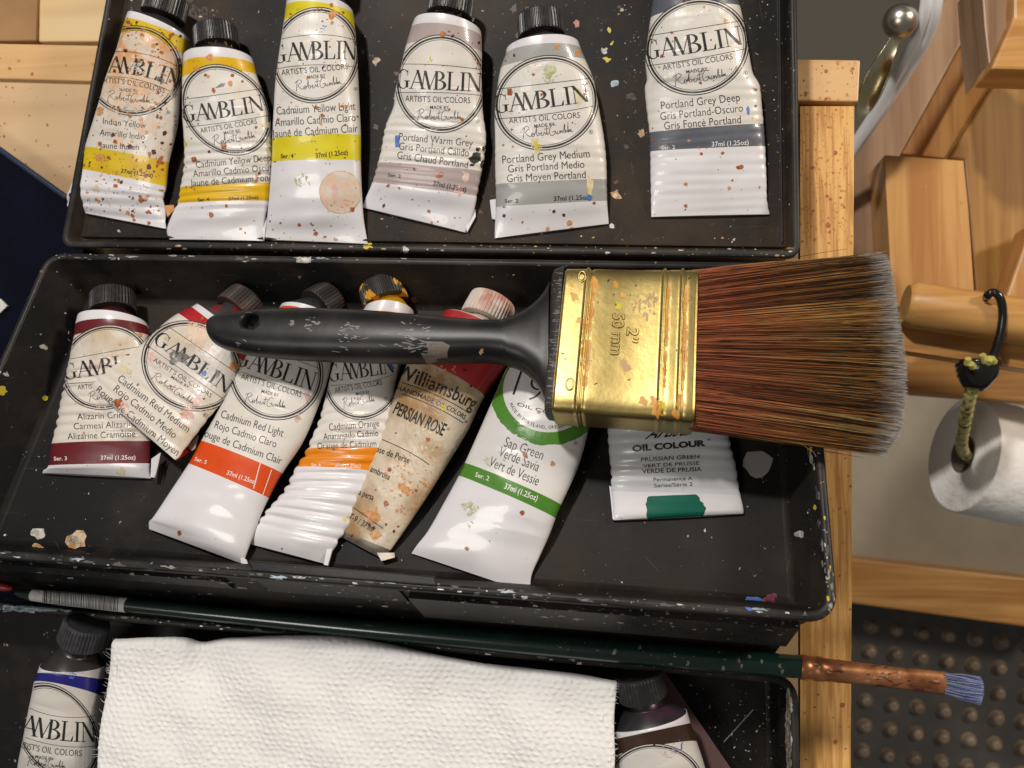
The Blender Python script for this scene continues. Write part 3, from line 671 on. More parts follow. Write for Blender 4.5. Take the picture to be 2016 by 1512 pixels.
def bandm(name, c, c2=None, rough=.33): return mat(name, c, rough, coat=.25, noise=(80, c2 or tuple(x * .86 for x in c), .48, .75), bump=(260, .25, .25))
B = lambda c, r, m, **k: (lambda D: D.blob(c, r, m, random.Random(int(c[0])), **k))
def scat(c, r, m, n, ln=8, wd=2.5, rot=0): return lambda D: D.streaks(c, r, m, n, random.Random(int(c[0] + c[1])), ln, wd, rot)

TUBES = []
TUBES.append(dict(seed=11, org=(120, 0, 3.15), pl=LID, lm=M['label_dirty'], stain=True, label='white tube with yellow bands almost covered in rust coloured paint splatter', band_mat=bandm('indian yellow print', (.70, .50, .015), (.60, .33, .02)),
    st=[(405, 100, 822, 248, 21), (392, 142, 820, 268, 21), (364, 225, 803, 352, 20.5), (335, 322, 768, 445, 19.5), (275, 490, 748, 575, 18), (235, 640, 738, 705, 16), (185, 800, 712, 850, 13), (148, 915, 672, 1008, 10.5), (112, 1050, 655, 1160, 8), (45, 1180, 637, 1235, 6.5), (35, 1255, 650, 1300, 4), (48, 1303, 655, 1420, 1.4)],
    bands=[(1, 2), (7, 8)], enamel=8, ripple=(8, 11.4, .7, 4.2), dent=.9, cap=(326, 14), neck_mat=M['neck'],
    oval=((452, 438), (290, 52), (57, -273)), rules=[[(318, 322), (530, 338), (722, 412)], [(275, 478), (500, 500), (722, 590)]], word=([(205, 452), (470, 468), (728, 552)], 104),
    art=([(240, 512), (440, 530), (640, 578)], 32), made=([(362, 565), (480, 575)], 20), sig=([(275, 622), (550, 650)], 68), reg=(665, 695, 11),
    names=[('Indian Yellow', (260, 768), (525, 796), 38), ('Amarillo Indio', (240, 838), (518, 866), 38), ('Jaune Indien', (240, 918), (482, 930), 38)],
    ser=[('Ser. 3', (112, 1030), (180, 1036), 22, 3), ('37ml (1.25oz)', (372, 1070), (568, 1100), 25, 3)], flecks=(330, 3.6, 0),
    folds=[(2.4, [(640, 1275), (700, 1270), (705, 1300), (660, 1345)], 6)],
    extra=[B((520, 300), 60, 11, rough=.4, lift=.05), B((480, 640), 55, 11, rough=.5, lift=.05), B((650, 520), 45, 11, rough=.5, lift=.05), B((330, 720), 50, 11, rough=.5, lift=.05), B((560, 780), 70, 11, rough=.5, lift=.05), B((330, 850), 50, 11, rough=.5, lift=.05), scat((400, 500), 260, 11, 60, 20, 12, .8), scat((300, 1150), 230, 6, 40, 6, 5), B((465, 415), 30, 18, rough=.5), B((440, 260), 62, 11, rough=.3, lift=.055), B((580, 300), 34, 11, rough=.4, lift=.055), B((620, 490), 26, 14, rough=.6), B((690, 590), 24, 14, rough=.6), B((610, 1000), 40, 5, asp=.28, rot=.5), B((545, 1033), 16, 7), B((245, 690), 22, 6, rough=.5), B((240, 975), 26, 6, rough=.5), B((210, 1168), 28, 13, rough=.6), scat((480, 1000), 130, 7, 26, 4, 3), scat((350, 960), 150, 6, 20, 6, 4), scat((470, 640), 200, 6, 40, 5, 5)]))
TUBES.append(dict(seed=12, org=(320, 20, 3.2875), pl=LID, label='white tube with deep yellow bands and yellow paint round its neck', band_mat=bandm('deep yellow print', (.72, .44, .005)),
    st=[(137, 322, 588, 303, 20), (133, 366, 601, 345, 20), (128, 455, 617, 415, 19), (128, 580, 655, 525, 17.5), (130, 700, 690, 640, 16), (137, 800, 705, 760, 14), (140, 925, 712, 900, 12), (130, 1060, 712, 1030, 10), (114, 1150, 704, 1118, 8.5), (95, 1250, 692, 1234, 7), (72, 1300, 682, 1280, 6), (28, 1420, 655, 1405, 3), (44, 1484, 655, 1494, 1.4)],
    bands=[(1, 2), (8, 9)], enamel=9, ripple=(5.2, 10.2, .75, 3.1, .12), cap=(425, 75), paint_neck=M['chip_yellow'] and mat('thick yellow paint', (.70, .40, .01), .4), neck_mat=M['neck_metal'],
    oval=((412, 645), (290, 40), (-27, -290)), rules=[[(130, 578), (380, 545), (650, 507)], [(150, 757), (420, 725), (688, 680)]], word=([(132, 724), (400, 695), (662, 648)], 107),
    art=([(248, 797), (612, 735)], 33), made=([(398, 805), (503, 790)], 20), sig=([(320, 885), (602, 838)], 74), reg=(703, 822, 11),
    names=[('Cadmium Yellow Deep', (218, 1022), (700, 975), 45), ('Amarillo Cadmio Oscuro', (200, 1080), (738, 1035), 43), ('Jaune de Cadmium Foncé', (182, 1140), (734, 1100), 43)],
    ser=[('Ser. 4', (230, 1238), (302, 1232), 20, 3), ('37ml (1.25oz)', (428, 1230), (620, 1220), 20, 3)], flecks=(46, 2.6, 0),
    folds=[(1.8, [(640, 1368), (676, 1330), (672, 1380), (655, 1490), (640, 1400)], 1)],
    extra=[B((330, 520), 17, 5, asp=.7, rot=0), B((278, 420), 11, 5), B((453, 422), 12, 5), B((400, 880), 20, 5, rough=.4), B((440, 478), 20, 6, rough=.4), B((480, 545), 38, 13, asp=.5, rough=.5, lift=.06), B((670, 740), 26, 13, rough=.4), B((205, 965), 18, 5), B((315, 1325), 22, 5, asp=.8), B((148, 862), 20, 17, asp=.6), B((305, 305), 22, 6, rough=.4), B((220, 382), 20, 6, rough=.5), B((375, 490), 30, 14, asp=.35, rot=1.2, rough=.5)]))
TUBES.append(dict(seed=13, org=(510, 0, 3.087), pl=LID, label='white tube with lemon yellow bands and a round peach paint stain', band_mat=bandm('light yellow print', (.70, .60, .015)),
    st=[(165, 32, 578, 60, 22), (161, 62, 582, 84, 22), (149, 142, 590, 168, 21.5), (120, 350, 600, 340, 20.5), (98, 520, 608, 510, 18.5), (88, 700, 615, 680, 16.5), (82, 850, 620, 822, 14.5), (77, 990, 620, 978, 12.5), (65, 1150, 625, 1150, 10), (50, 1320, 635, 1310, 6), (42, 1400, 648, 1405, 3), (35, 1457, 662, 1483, 1.3)],
    bands=[(1, 2), (6, 7)], enamel=7, dent=.4, cap=(640, -62), oval=((345, 335), (265, 0), (15, -290)),
    rules=[[(125, 240), (370, 211), (588, 245)], [(100, 420), (340, 394), (600, 410)]], word=([(85, 388), (350, 362), (590, 364)], 112),
    art=([(138, 459), (540, 420)], 35), made=([(292, 480), (405, 470)], 20), sig=([(212, 560), (498, 522)], 70), reg=(588, 540, 11),
    names=[('Cadmium Yellow Light', (108, 697), (585, 667), 48), ('Amarillo Cadmio Claro', (98, 768), (587, 736), 48), ('Jaune de Cadmium Clair', (82, 837), (600, 802), 48)],
    ser=[('Ser. 4', (132, 962), (210, 960), 26, 3), ('37ml (1.25oz)', (345, 960), (540, 938), 29, 3)], flecks=(110, 2.2, 0),
    extra=[lambda D: D.blob((495, 1168), 128, 11, random.Random(4), rough=.04, n=30, lift=.05), lambda D: D.ell((495, 1168), (128, 0), (0, -130), 1.0, .965, 6, 20, 340), B((470, 1160), 30, 12, rough=.6), scat((490, 1170), 112, 12, 40, 14, 3, .3), scat((490, 1260), 90, 6, 22, 8, 4), B((567, 1272), 15, 5), scat((265, 1100), 45, 10, 14, 30, 7, 1.0), B((375, 165), 24, 15, rough=.6, asp=1.5, lift=.05) if 0 else scat((375, 165), 34, 15, 10, 14, 4), B((445, 90), 24, 6, rough=.4), B((440, 32), 13, 5), B((345, 1420), 14, 5), B((243, 1366), 11, 5), B((385, 702), 13, 5), B((350, 655), 10, 5)]))
TUBES.append(dict(seed=14, org=(700, 0, 3.215), pl=LID, label='white tube with dusty mauve bands and torn right edge', band_mat=bandm('mauve grey print', (.44, .36, .35)),
    st=[(368, 148, 798, 198, 21), (350, 194, 802, 232, 21), (318, 300, 803, 332, 20), (290, 420, 800, 430, 18.5), (250, 590, 803, 590, 16), (240, 680, 808, 700, 14), (186, 810, 828, 860, 12), (160, 960, 815, 1010, 10), (140, 1030, 800, 1085, 9), (105, 1155, 770, 1243, 7), (70, 1240, 745, 1350, 4), (38, 1312, 696, 1472, 1.4)],
    bands=[(1, 2), (8, 9)], enamel=9, ripple=(5, 9.3, .55, 3.0, -.1), cap=(888, 12), paint_neck=mat('dried mauve paint', (.30, .20, .17), .5), neck_mat=M['neck_metal'],
    oval=((540, 530), (287, 15), (12, -308)), rules=[[(290, 406), (540, 412), (790, 440)], [(255, 587), (540, 586), (802, 605)]], word=([(256, 557), (798, 581)], 118),
    art=([(315, 641), (725, 654)], 37), made=([(472, 690), (590, 692)], 22), sig=([(378, 763), (668, 768)], 76), reg=(775, 768, 12),
    names=[('Portland Warm Grey', (275, 886), (740, 928), 46), ('Gris Portland Cálido', (275, 946), (715, 990), 46), ('Gris Chaud Portland', (262, 1002), (708, 1066), 46)],
    ser=[('Ser. 2', (205, 1118), (285, 1126), 22, 3), ('37ml (1.25oz)', (490, 1172), (698, 1212), 28, 3)], flecks=(64, 2.6, 0),
    folds=[(1.6, [(735, 1325), (758, 1325), (760, 1370), (705, 1470), (700, 1430)], 1)],
    extra=[lambda D: D.poly([(250, 858), (275, 855), (280, 930), (252, 932)], 15), B((765, 1000), 32, 16, asp=1.3, rough=.35, rot=.2), B((773, 945), 12, 16), B((812, 940), 18, 16, asp=.6), B((800, 1040), 26, 16, asp=.5), B((738, 1044), 8, 16, asp=1.8), scat((470, 376), 20, 17, 8, 10, 5), B((553, 217), 18, 5), B((660, 1205), 30, 12, rough=.5), B((700, 1110), 34, 12, rough=.6, lift=.05), B((538, 1110), 16, 5, asp=1.6, rot=-.4), B((465, 1338), 11, 5), B((482, 1412), 12, 6, asp=.7)]))  # black blobs paint the dark insides of holes in the torn edge
TUBES.append(dict(seed=15, org=(950, 0, 3.15), pl=LID, label='white tube with mid grey bands and a glossy black ribbed cap', band_mat=bandm('mid grey print', (.37, .37, .36)),
    st=[(148, 322, 598, 266, 19.5), (143, 346, 611, 304, 19.5), (112, 430, 640, 374, 18.5), (90, 560, 690, 500, 17), (75, 720, 725, 690, 14.5), (77, 850, 748, 820, 12.5), (77, 1000, 766, 960, 10.5), (80, 1145, 771, 1112, 8.5), (84, 1285, 773, 1246, 6), (77, 1390, 779, 1332, 3), (75, 1478, 783, 1388, 1.2)],
    bands=[(1, 2), (7, 8)], enamel=8, ripple=(5, 7.6, .22, 3.2), dent=.7, cap=(1064, 51), neck_mat=M['neck_metal'],
    oval=((395, 637), (322, -18), (2, -292)), rules=[[(92, 553), (655, 488)], [(80, 738), (400, 706), (687, 658)]], word=([(73, 702), (370, 672), (668, 628)], 112),
    art=([(165, 766), (605, 730)], 35), made=([(322, 793), (450, 779)], 21), sig=([(235, 866), (558, 832)], 78), reg=(672, 818, 13),
    names=[('Portland Grey Medium', (125, 1014), (665, 974), 49), ('Gris Portland Medio', (160, 1070), (632, 1040), 47), ('Gris Moyen Portland', (153, 1130), (640, 1104), 47)],
    ser=[('Ser. 2', (138, 1258), (222, 1256), 23, 3), ('37ml (1.25oz)', (442, 1246), (672, 1236), 28, 3)], flecks=(44, 2.6, 0),
    folds=[(1.2, [(45, 1240), (82, 1234), (82, 1362), (58, 1356)], 1)],
    extra=[scat((430, 460), 60, 10, 40, 10, 7), B((425, 445), 40, 10, rough=.6, lift=.05), B((330, 905), 44, 13, rough=.5, lift=.05, asp=.7), B((330, 905), 24, 17, rough=.6, asp=.6), B((600, 600), 46, 13, asp=.6, rough=.5, lift=.05), B((665, 1160), 60, 13, asp=.35, rough=.4, lift=.05), B((656, 1226), 18, 15, asp=1.3), B((172, 570), 20, 5, rough=.4), B((537, 1384), 17, 6), B((404, 1420), 14, 6), B((552, 1420), 14, 6), B((134, 1336), 11, 7), B((444, 1310), 11, 7), B((504, 1334), 10, 7), B((590, 330), 20, 6, rough=.5), B((462, 290), 15, 6)]))
TUBES.append(dict(seed=16, org=(1250, 0, 3.436), pl=LID, label='white tube with slate blue grey bands, ridged at its flat end', band_mat=bandm('slate print', (.105, .115, .14), (.14, .15, .17)),
    st=[(135, -45, 672, -70, 20), (122, 0, 690, -22, 20), (104, 125, 712, 48, 19), (85, 270, 745, 200, 17.5), (70, 420, 775, 380, 15.5), (80, 540, 800, 500, 14), (66, 600, 845, 580, 12.5), (80, 760, 860, 720, 10.5), (97, 898, 872, 838, 9), (102, 1025, 882, 990, 7.5), (105, 1200, 890, 1180, 5.5), (108, 1370, 895, 1345, 3), (110, 1468, 912, 1450, 1.3)],
    bands=[(1, 2), (8, 9)], enamel=9, ripple=(5.5, 12, .27, 3.3, .05), cap=(1362, -85),
    oval=((420, 318), (350, -36), (-10, -322)), rules=[[(90, 243), (717, 141)], [(85, 445), (420, 395), (750, 329)]], word=([(74, 402), (400, 358), (735, 298)], 128),
    art=([(190, 476), (663, 400)], 38), made=([(348, 497), (492, 476)], 22), sig=([(255, 588), (622, 530)], 84), reg=(748, 492, 14),
    names=[('Portland Grey Deep', (180, 740), (712, 682), 53), ('Gris Portland-Oscuro', (175, 813), (732, 754), 52), ('Gris Foncé Portland', (200, 877), (718, 832), 52)],
    ser=[('Ser. 2', (180, 1012), (272, 1008), 26, 4), ('37ml (1.25oz)', (520, 992), (770, 978), 32, 4)], flecks=(64, 2.4, 0),
    extra=[lambda D: D.poly([(752, 735), (765, 715), (775, 735), (774, 775), (762, 775)], 15), B((343, 1245), 14, 6), B((343, 1392), 13, 5), B((450, 1040), 10, 5), B((593, 1036), 11, 5), B((615, 140), 17, 6), B((815, 608), 11, 5), B((710, 1130), 16, 5, asp=1.7, rot=-.2), B((640, 1272), 13, 6), B((183, 380), 12, 5)]))
TUBES.append(dict(seed=17, org=(70, 550, 3.78), pl=MID, label='white tube with dark crimson bands, partly under another tube', band_mat=bandm('crimson print', (.135, .012, .018)),
    st=[(302, 312, 850, 318, 20), (292, 366, 855, 345, 20), (281, 445, 862, 412, 19), (250, 600, 866, 560, 16.5), (215, 760, 868, 740, 14), (190, 880, 868, 880, 12), (150, 1080, 865, 1080, 10), (120, 1225, 862, 1205, 8.5), (95, 1386, 853, 1370, 6), (60, 1420, 850, 1440, 4), (50, 1442, 860, 1482, 2.2)],
    bands=[(1, 2), (7, 8)], enamel=8, ripple=(2.8, 7, 1.0, 3.4, .06), cap=(222, 597), neck_mat=mat('crimson stained neck', (.06, .015, .015), .35),
    oval=((520, 655), (332, -36), (-8, -312)), rules=[[(240, 597), (745, 505), (900, 485)], [(215, 777), (800, 742)]], word=([(213, 748), (850, 652)], 118),
    art=([(315, 822), (730, 790)], 38), sig=([(385, 912), (720, 885)], 76),
    names=[('Alizarin Crimson', (312, 1046), (760, 1025), 48), ('Carmesí Alizarina', (285, 1117), (752, 1098), 48), ('Alizarine Cramoisie', (240, 1192), (742, 1172), 48)],
    ser=[('Ser. 3', (138, 1348), (235, 1345), 27, 4), ('37ml (1.25oz)', (485, 1342), (745, 1340), 30, 4)], flecks=(22, 2.2, 0), lm=M['label_dirty'],
    folds=[(4.5, [(862, 1335), (930, 1288), (905, 1400), (880, 1475), (855, 1470)], 1), (5.5, [(905, 1340), (932, 1290), (908, 1400), (884, 1476)], 0)],
    extra=[B((776, 416), 16, 6, rough=.4), B((630, 485), 11, 6), B((645, 1430), 26, 13, asp=1.3, rough=.6), B((520, 548), 22, 11, rough=.5, lift=.05)]))
TUBES.append(dict(seed=18, org=(180, 570, 4.319), pl=MID, label='stained tube rolled short and lying askew across the crimson one', lm=M['label_dirty'], band_mat=bandm('cadmium red print', (.42, .016, .022)), L=2.6,
    st=[(893, 128, 1345, 470, 15, 4), (850, 152, 1338, 540, 15, 4), (738, 205, 1310, 625, 14.5, 4), (620, 290, 1262, 720, 14, 4.5), (500, 400, 1200, 830, 12.5, 5.5), (400, 490, 1110, 965, 11, 6.5), (250, 590, 1000, 1095, 9, 8), (80, 705, 870, 1262, 7, 9), (12, 782, 745, 1430, 5, 10), (2, 830, 714, 1450, 3, 11)],
    bands=[(1, 2)], enamel=99, ripple=(4.6, 9, .5, 4, .08), dent=.8, cap=(476, 604, -3), neck_mat=mat('grey neck flecked red', (.08, .07, .068), .35, .3, noise=(180, (.32, .03, .03), .56, .62)), cap_mat=mat('shaded maroon black cap', (.028, .022, .021), .45, noise=(200, (.06, .03, .027), .45, .6)),  # cap colour darkened to hold the shade it sits in
    oval=((850, 650), (345, 255), (240, -285)), rules=[[(650, 312), (1240, 714)], [(465, 468), (1117, 927)]], word=([(520, 447), (1150, 890)], 122),
    art=([(522, 610), (1012, 922)], 38), made=([(675, 750), (825, 842)], 22), sig=([(488, 750), (852, 990)], 80), reg=(967, 1068, 18),
    names=[('Cadmium Red Medium', (218, 772), (812, 1218), 64), ('Rojo Cadmio Medio', (185, 858), (700, 1268), 62), ('Rouge de Cadmium Moyen', (35, 865), (722, 1415), 62)], flecks=(30, 2.2, 0),
    folds=[(9, [(700, 1420), (830, 1330), (832, 1372), (722, 1452)], 2), (10, [(820, 1330), (905, 1240), (880, 1350), (850, 1372)], 9)],
    extra=[B((930, 400), 120, 11, rough=.35, lift=.05, n=18), scat((930, 420), 130, 6, 60, 4, 4), B((760, 590), 58, 14, rough=.55, asp=1.3, rot=.2), B((700, 600), 34, 14, rough=.5, asp=1.4), B((560, 560), 60, 12, rough=.6, lift=.05), scat((570, 570), 100, 12, 30, 7, 8), B((960, 715), 22, 15, rough=.3), B((1070, 720), 40, 14, asp=.6, rough=.4), B((850, 960), 70, 12, rough=.6, lift=.05), B((800, 1060), 60, 12, rough=.5, lift=.05), scat((800, 1060), 60, 6, 16, 8, 9), B((230, 965), 30, 5, rough=.5, asp=1.2, rot=.7), B((275, 1000), 34, 12, asp=1.6, rot=.8, rough=.5), B((270, 690), 40, 13, rough=.5, asp=1.6), B((320, 700), 22, 10, rough=.5), B((1205, 650), 30, 6, rough=.5, asp=1.6), B((395, 810), 11, 5), scat((880, 900), 180, 12, 40, 8, 6), scat((300, 640), 120, 13, 14, 14, 7)]))
TUBES.append(dict(seed=19, org=(280, 560, 2.7), pl=MID, label='smooth white tube with a bright red orange band under the brush handle', band_mat=bandm('red orange print', (.70, .075, .008)),
    st=[(730, 130, 1050, 195, 19), (700, 175, 1040, 260, 19), (560, 372, 995, 490, 18), (468, 545, 930, 672, 16.5), (393, 690, 852, 845, 15), (312, 834, 746, 1004, 13.5), (246, 953, 675, 1136, 12), (150, 1100, 622, 1250, 10), (62, 1232, 575, 1380, 7.5), (36, 1262, 548, 1455, 5), (36, 1300, 540, 1488, 2.5)],
    bands=[(.5, 1.4), (5, 6)], enamel=6, dent=.9, cap=(628, 608, -2), cap_mat=M['cap_red'],
    oval=((712, 470), (240, 68), (62, -240)), rules=[[(600, 322), (945, 448)], [(528, 465), (896, 594)]], word=([(492, 424), (905, 566)], 98),
    art=([(523, 502), (842, 600)], 31), made=([(633, 576), (725, 598)], 18), sig=([(533, 628), (758, 668)], 58), reg=(825, 708, 10),
    names=[('Cadmium Red Light', (415, 706), (745, 810), 42), ('Rojo Cadmio Claro', (383, 762), (708, 868), 41), ('Rouge de Cadmium Clair', (305, 800), (735, 957), 41)],
    ser=[('Ser. 5', (278, 936), (340, 956), 21, 4), ('37ml (1.25oz)', (448, 1010), (602, 1062), 23, 4)], flecks=(8, 1.2, 0),
    folds=[(3.2, [(520, 1440), (552, 1462), (560, 1482), (545, 1496), (525, 1480)], 1)],
    extra=[B((198, 1322), 13, 5), B((828, 705), 22, 12, rough=.5, lift=.05), B((880, 600), 30, 12, rough=.5, lift=.045, asp=.5), lambda D: D.rule([(628, 950), (592, 1085)], 5, 4), lambda D: D.rule([(688, 985), (640, 1120)], 4, 4)]))
TUBES.append(dict(seed=21, org=(660, 570, 2.75), pl=MID, lm=M['label_filthy'], label='grubby cream tube with a red top and bare metal end', band_mat=bandm('rose red print', (.42, .025, .03)), top_white=0, L=2.2, crease=.25,
    st=[(585, 130, 985, 300, 20), (520, 225, 945, 392, 20), (405, 372, 812, 578, 18), (330, 545, 722, 760, 15.5), (262, 750, 622, 925, 13), (170, 990, 492, 1130, 10), (90, 1180, 385, 1290, 7), (38, 1308, 300, 1412, 3.5), (24, 1335, 262, 1462, 2)],
    bands=[(.01, 2)], metal_from=7, dent=1.3, cap=(957, 622), cap_mat=M['cap_white'], cap_label='stained white ribbed cap', neck_mat=M['neck_white'], cap_len=9, cap_r=9,
    folds=[(2.6, [(225, 1425), (320, 1425), (322, 1450), (250, 1470)], 9)], flecks=(60, 2.4, 0),
    extra=[lambda D: D.text('Williamsburg', [(318, 470), (560, 560), (742, 652)], 74, 3, .014), lambda D: D.rule([(360, 503), (560, 578), (722, 668)], 4), lambda D: D.rule([(360, 564), (540, 636), (692, 722)], 4), lambda D: D.text('HANDMADE OIL COLORS', [(330, 542), (540, 620), (698, 704)], 25, 3, .008),
           lambda D: D.text('PERSIAN ROSE', [(310, 668), (580, 792)], 66, 3, .02), lambda D: D.rule([(255, 812), (400, 880), (508, 948)], 4), lambda D: D.text('Rose de Perse', [(195, 868), (398, 942)], 34, 3, .006), lambda D: D.text('Rosa ambrosa', [(120, 952), (290, 1032)], 34, 3, .006), lambda D: D.text('Rosa persa', [(85, 1095), (203, 1142)], 34, 3, .006), lambda D: D.rule([(100, 1180), (260, 1294)], 4), lambda D: D.text('T-9 / 37 ml', [(70, 1238), (198, 1312)], 34, 3, .004),
           scat((560, 480), 120, 6, 34, 8, 7), scat((700, 560), 60, 17, 10, 8, 6), scat((380, 1080), 140, 6, 46, 10, 8), scat((560, 850), 130, 13, 30, 16, 6, 1.0), B((205, 1220), 40, 6, rough=.6), B((220, 1330), 30, 6, rough=.5), B((365, 1070), 30, 6, rough=.6), B((503, 812), 13, 5), B((275, 1160), 15, 5), B((295, 975), 12, 5), B((585, 640), 20, 17, rough=.5, asp=.6), scat((450, 980), 120, 6, 40, 18, 3, 1.1)]))
TUBES.append(dict(seed=20, org=(480, 560, 2.7), pl=MID, label='white tube with bright orange band and deep accordion creases', band_mat=bandm('orange print', (.76, .235, .004)), L=2.2,
    st=[(640, 150, 905, 140, 18), (570, 250, 880, 245, 18), (480, 430, 832, 430, 16), (440, 590, 802, 560, 14), (400, 720, 818, 702, 12), (330, 882, 775, 878, 10), (275, 975, 712, 1000, 9), (200, 1110, 640, 1140, 8), (120, 1200, 570, 1268, 7), (50, 1285, 495, 1385, 5.5), (30, 1340, 465, 1432, 4), (32, 1380, 446, 1490, 2)],
    bands=[(.5, 1.4), (5, 6)], enamel=6, ripple=(3.4, 9.2, 1.55, 3.75, .05), cap=(765, 611), cap_mat=M['cap_orange'], cap_label='black cap smeared with orange paint', neck_mat=mat('orange smeared neck', (.62, .30, .01), .4),
    oval=((632, 490), (206, -18), (-4, -226)), rules=[[(462, 537), (650, 520), (792, 478)]], word=([(452, 518), (640, 494), (802, 466)], 92),
    art=([(487, 578), (735, 534)], 29), made=([(598, 591), (670, 580)], 17), sig=([(525, 662), (697, 632)], 58), reg=(757, 607, 10),
    names=[('Cadmium Orange', (455, 777), (720, 755), 37), ('Anaranjado Cadmio', (425, 826), (715, 806), 35), ('Orange de Cadmium', (392, 876), (705, 862), 35)],
    ser=[('Ser. 4', (360, 970), (408, 970), 20, 4), ('37ml (1.25oz)', (485, 970), (620, 976), 23, 4)], flecks=(6, 1, 0),
    folds=[(3.6, [(440, 1405), (470, 1408), (446, 1494), (425, 1490)], 1)],
    extra=[B((230, 1290), 40, 12, rough=.5, lift=.045, asp=1.6) if 0 else B((560, 1245), 14, 13, asp=2, rough=.5), B((783, 440), 14, 15, rough=.5)]))
TUBES.append(dict(seed=22, org=(800, 680, 3.024), pl=MID, label='glossy white tube with a green ring emblem and green band', band_mat=bandm('green print', (.075, .24, .025)),
    st=[(705, -40, 1160, 60, 20), (665, 30, 1150, 130, 20), (600, 132, 1135, 280, 19), (515, 325, 1092, 480, 17.5), (412, 560, 1028, 712, 15.5), (347, 703, 922, 950, 13), (311, 778, 890, 1030, 12), (225, 935, 850, 1135, 9.5), (130, 1102, 792, 1262, 6), (62, 1190, 745, 1372, 3.5), (30, 1238, 738, 1477, 1.4)],
    bands=[(5, 6)], enamel=6, top_white=0, dent=1.1, cap=(1118, 590), mat2=bandm('green ring print', (.085, .26, .03)), lm=mat('white glossy label', (.74, .72, .70), .33, coat=.15, bump=(240, .3, .3)),
    names=[('Sap Green', (578, 600), (806, 682), 60), ('Verde Savia', (545, 656), (780, 752), 60), ('Vert de Vessie', (487, 716), (778, 836), 60)],
    ser=[('Ser. 2', (408, 780), (490, 806), 27, 4), ('37ml (1.25oz)', (580, 851), (776, 926), 33, 4)], flecks=(7, 1.5, 0),
    extra=[lambda D: D.ell((845, 268), (268, 30), (30, -248), 1.0, 1.30, 19, jag=.012), lambda D: D.text('1980', [(630, 296), (1010, 425)], 160, 3, -.022), lambda D: D.text('OIL COLORS', [(658, 358), (990, 452)], 21, 3, .01),
           lambda D: [D.text(ch, [p - q, p + q], 20, 3, 0) for ch, p, q in arcword('MADE IN PORTLAND, OREGON', (845, 268), (268, 30), (30, -248), .92, 207, 303)], lambda D: [D.ell((1008, 580), (11, 0), (0, -11), 1, .82), D.text('R', [(1004, 585), (1012, 585)], 10)],
           B((708, 652), 15, 5), B((872, 706), 15, 6, rough=.4), B((690, 998), 15, 5), B((360, 1210), 13, 5), B((788, 398), 9, 5), scat((540, 690), 70, 10, 10, 24, 9, .3), scat((365, 975), 40, 10, 26, 22, 5, -.6), scat((400, 955), 36, 10, 18, 18, 5, 1.0), scat((380, 1065), 22, 10, 7, 14, 4, .6)]))
def arcword(txt, c, a, b, r, a0, a1):
    c, a, b = (np.array(q, float) for q in (c, a, b)); out = []; wd = [.45 if ch in 'I,' else (.5 if ch == ' ' else 1) for ch in txt]; tot = sum(wd); k = 0
    for ch, w_ in zip(txt, wd):
        t = math.radians(a0 + (a1 - a0) * (k + w_ / 2) / tot); k += w_
        if ch == ' ': continue
        p = c + a * r * math.cos(t) + b * r * math.sin(t); q = (-a * math.sin(t) + b * math.cos(t)); q = q / np.linalg.norm(q); out.append((ch, p, q * 7 * w_))
    return out
TUBES.append(dict(seed=23, org=(1180, 820, 5.305), pl=MID, label='short flattened white tube with dark green swatch, half under the brush', band_mat=M['enamel'], lm=mat('cool white label', (.60, .61, .62), .3, coat=.3, bump=(200, .25, .25)), top_white=0,
    st=[(200, -900, 1120, -900, 17), (160, -640, 1180, -640, 16.5), (120, -200, 1290, -180, 14.5), (85, 165, 1358, 190, 12), (95, 330, 1385, 330, 11), (115, 560, 1432, 540, 9), (122, 740, 1468, 780, 5.5), (140, 905, 1500, 930, 4), (147, 1040, 1508, 985, 3.2), (152, 1085, 1508, 1015, 2)],
    bands=[], enamel=6.2, ripple=(2.6, 6.2, .75, 3.5, -.03), dent=.4, cap=(1303, 612), L=2.4, mat2=bandm('dark green print', (.003, .115, .075), (.005, .10, .066)),
    folds=[(1.8, [(104, 722), (125, 735), (158, 1082), (140, 1070)], 1)],
    ser=[('OIL COLOUR', (345, 366), (1105, 306), 60, 3), ('TM', (1120, 254), (1160, 250), 16, 3), ('PRUSSIAN GREEN', (435, 470), (1046, 437), 40, 3), ('VERT DE PRUSSE', (455, 534), (1046, 502), 36, 3), ('VERDE DE PRUSIA', (445, 592), (1067, 570), 42, 3)],
    names=[], flecks=(5, .8, 0),
    extra=[lambda D: D.text('OIL COLOUR', [(345, 366), (1105, 306)], 60, 3, .045), lambda D: D.text("Artists'", [(470, 236), (965, 188)], 104, 3, .02, .22), lambda D: D.text('Permanence A', [(566, 677), (970, 663)], 38, 3, 0), lambda D: D.text('Series/Série 2', [(572, 740), (974, 723)], 38, 3, 0),
           lambda D: D.poly([(482, 915), (495, 890), (498, 850), (515, 833), (620, 828), (760, 822), (880, 818), (1000, 812), (1020, 820), (1048, 850), (1050, 880), (1085, 902), (1092, 930), (1116, 955), (1105, 985), (1085, 1040), (1060, 1046), (760, 1064), (505, 1078), (490, 1030), (498, 975), (490, 940)], 19, .05),
           scat((705, 775), 16, 18, 4, 16, 3, .6), B((870, 748), 20, 13, rough=.5, asp=.7)]))
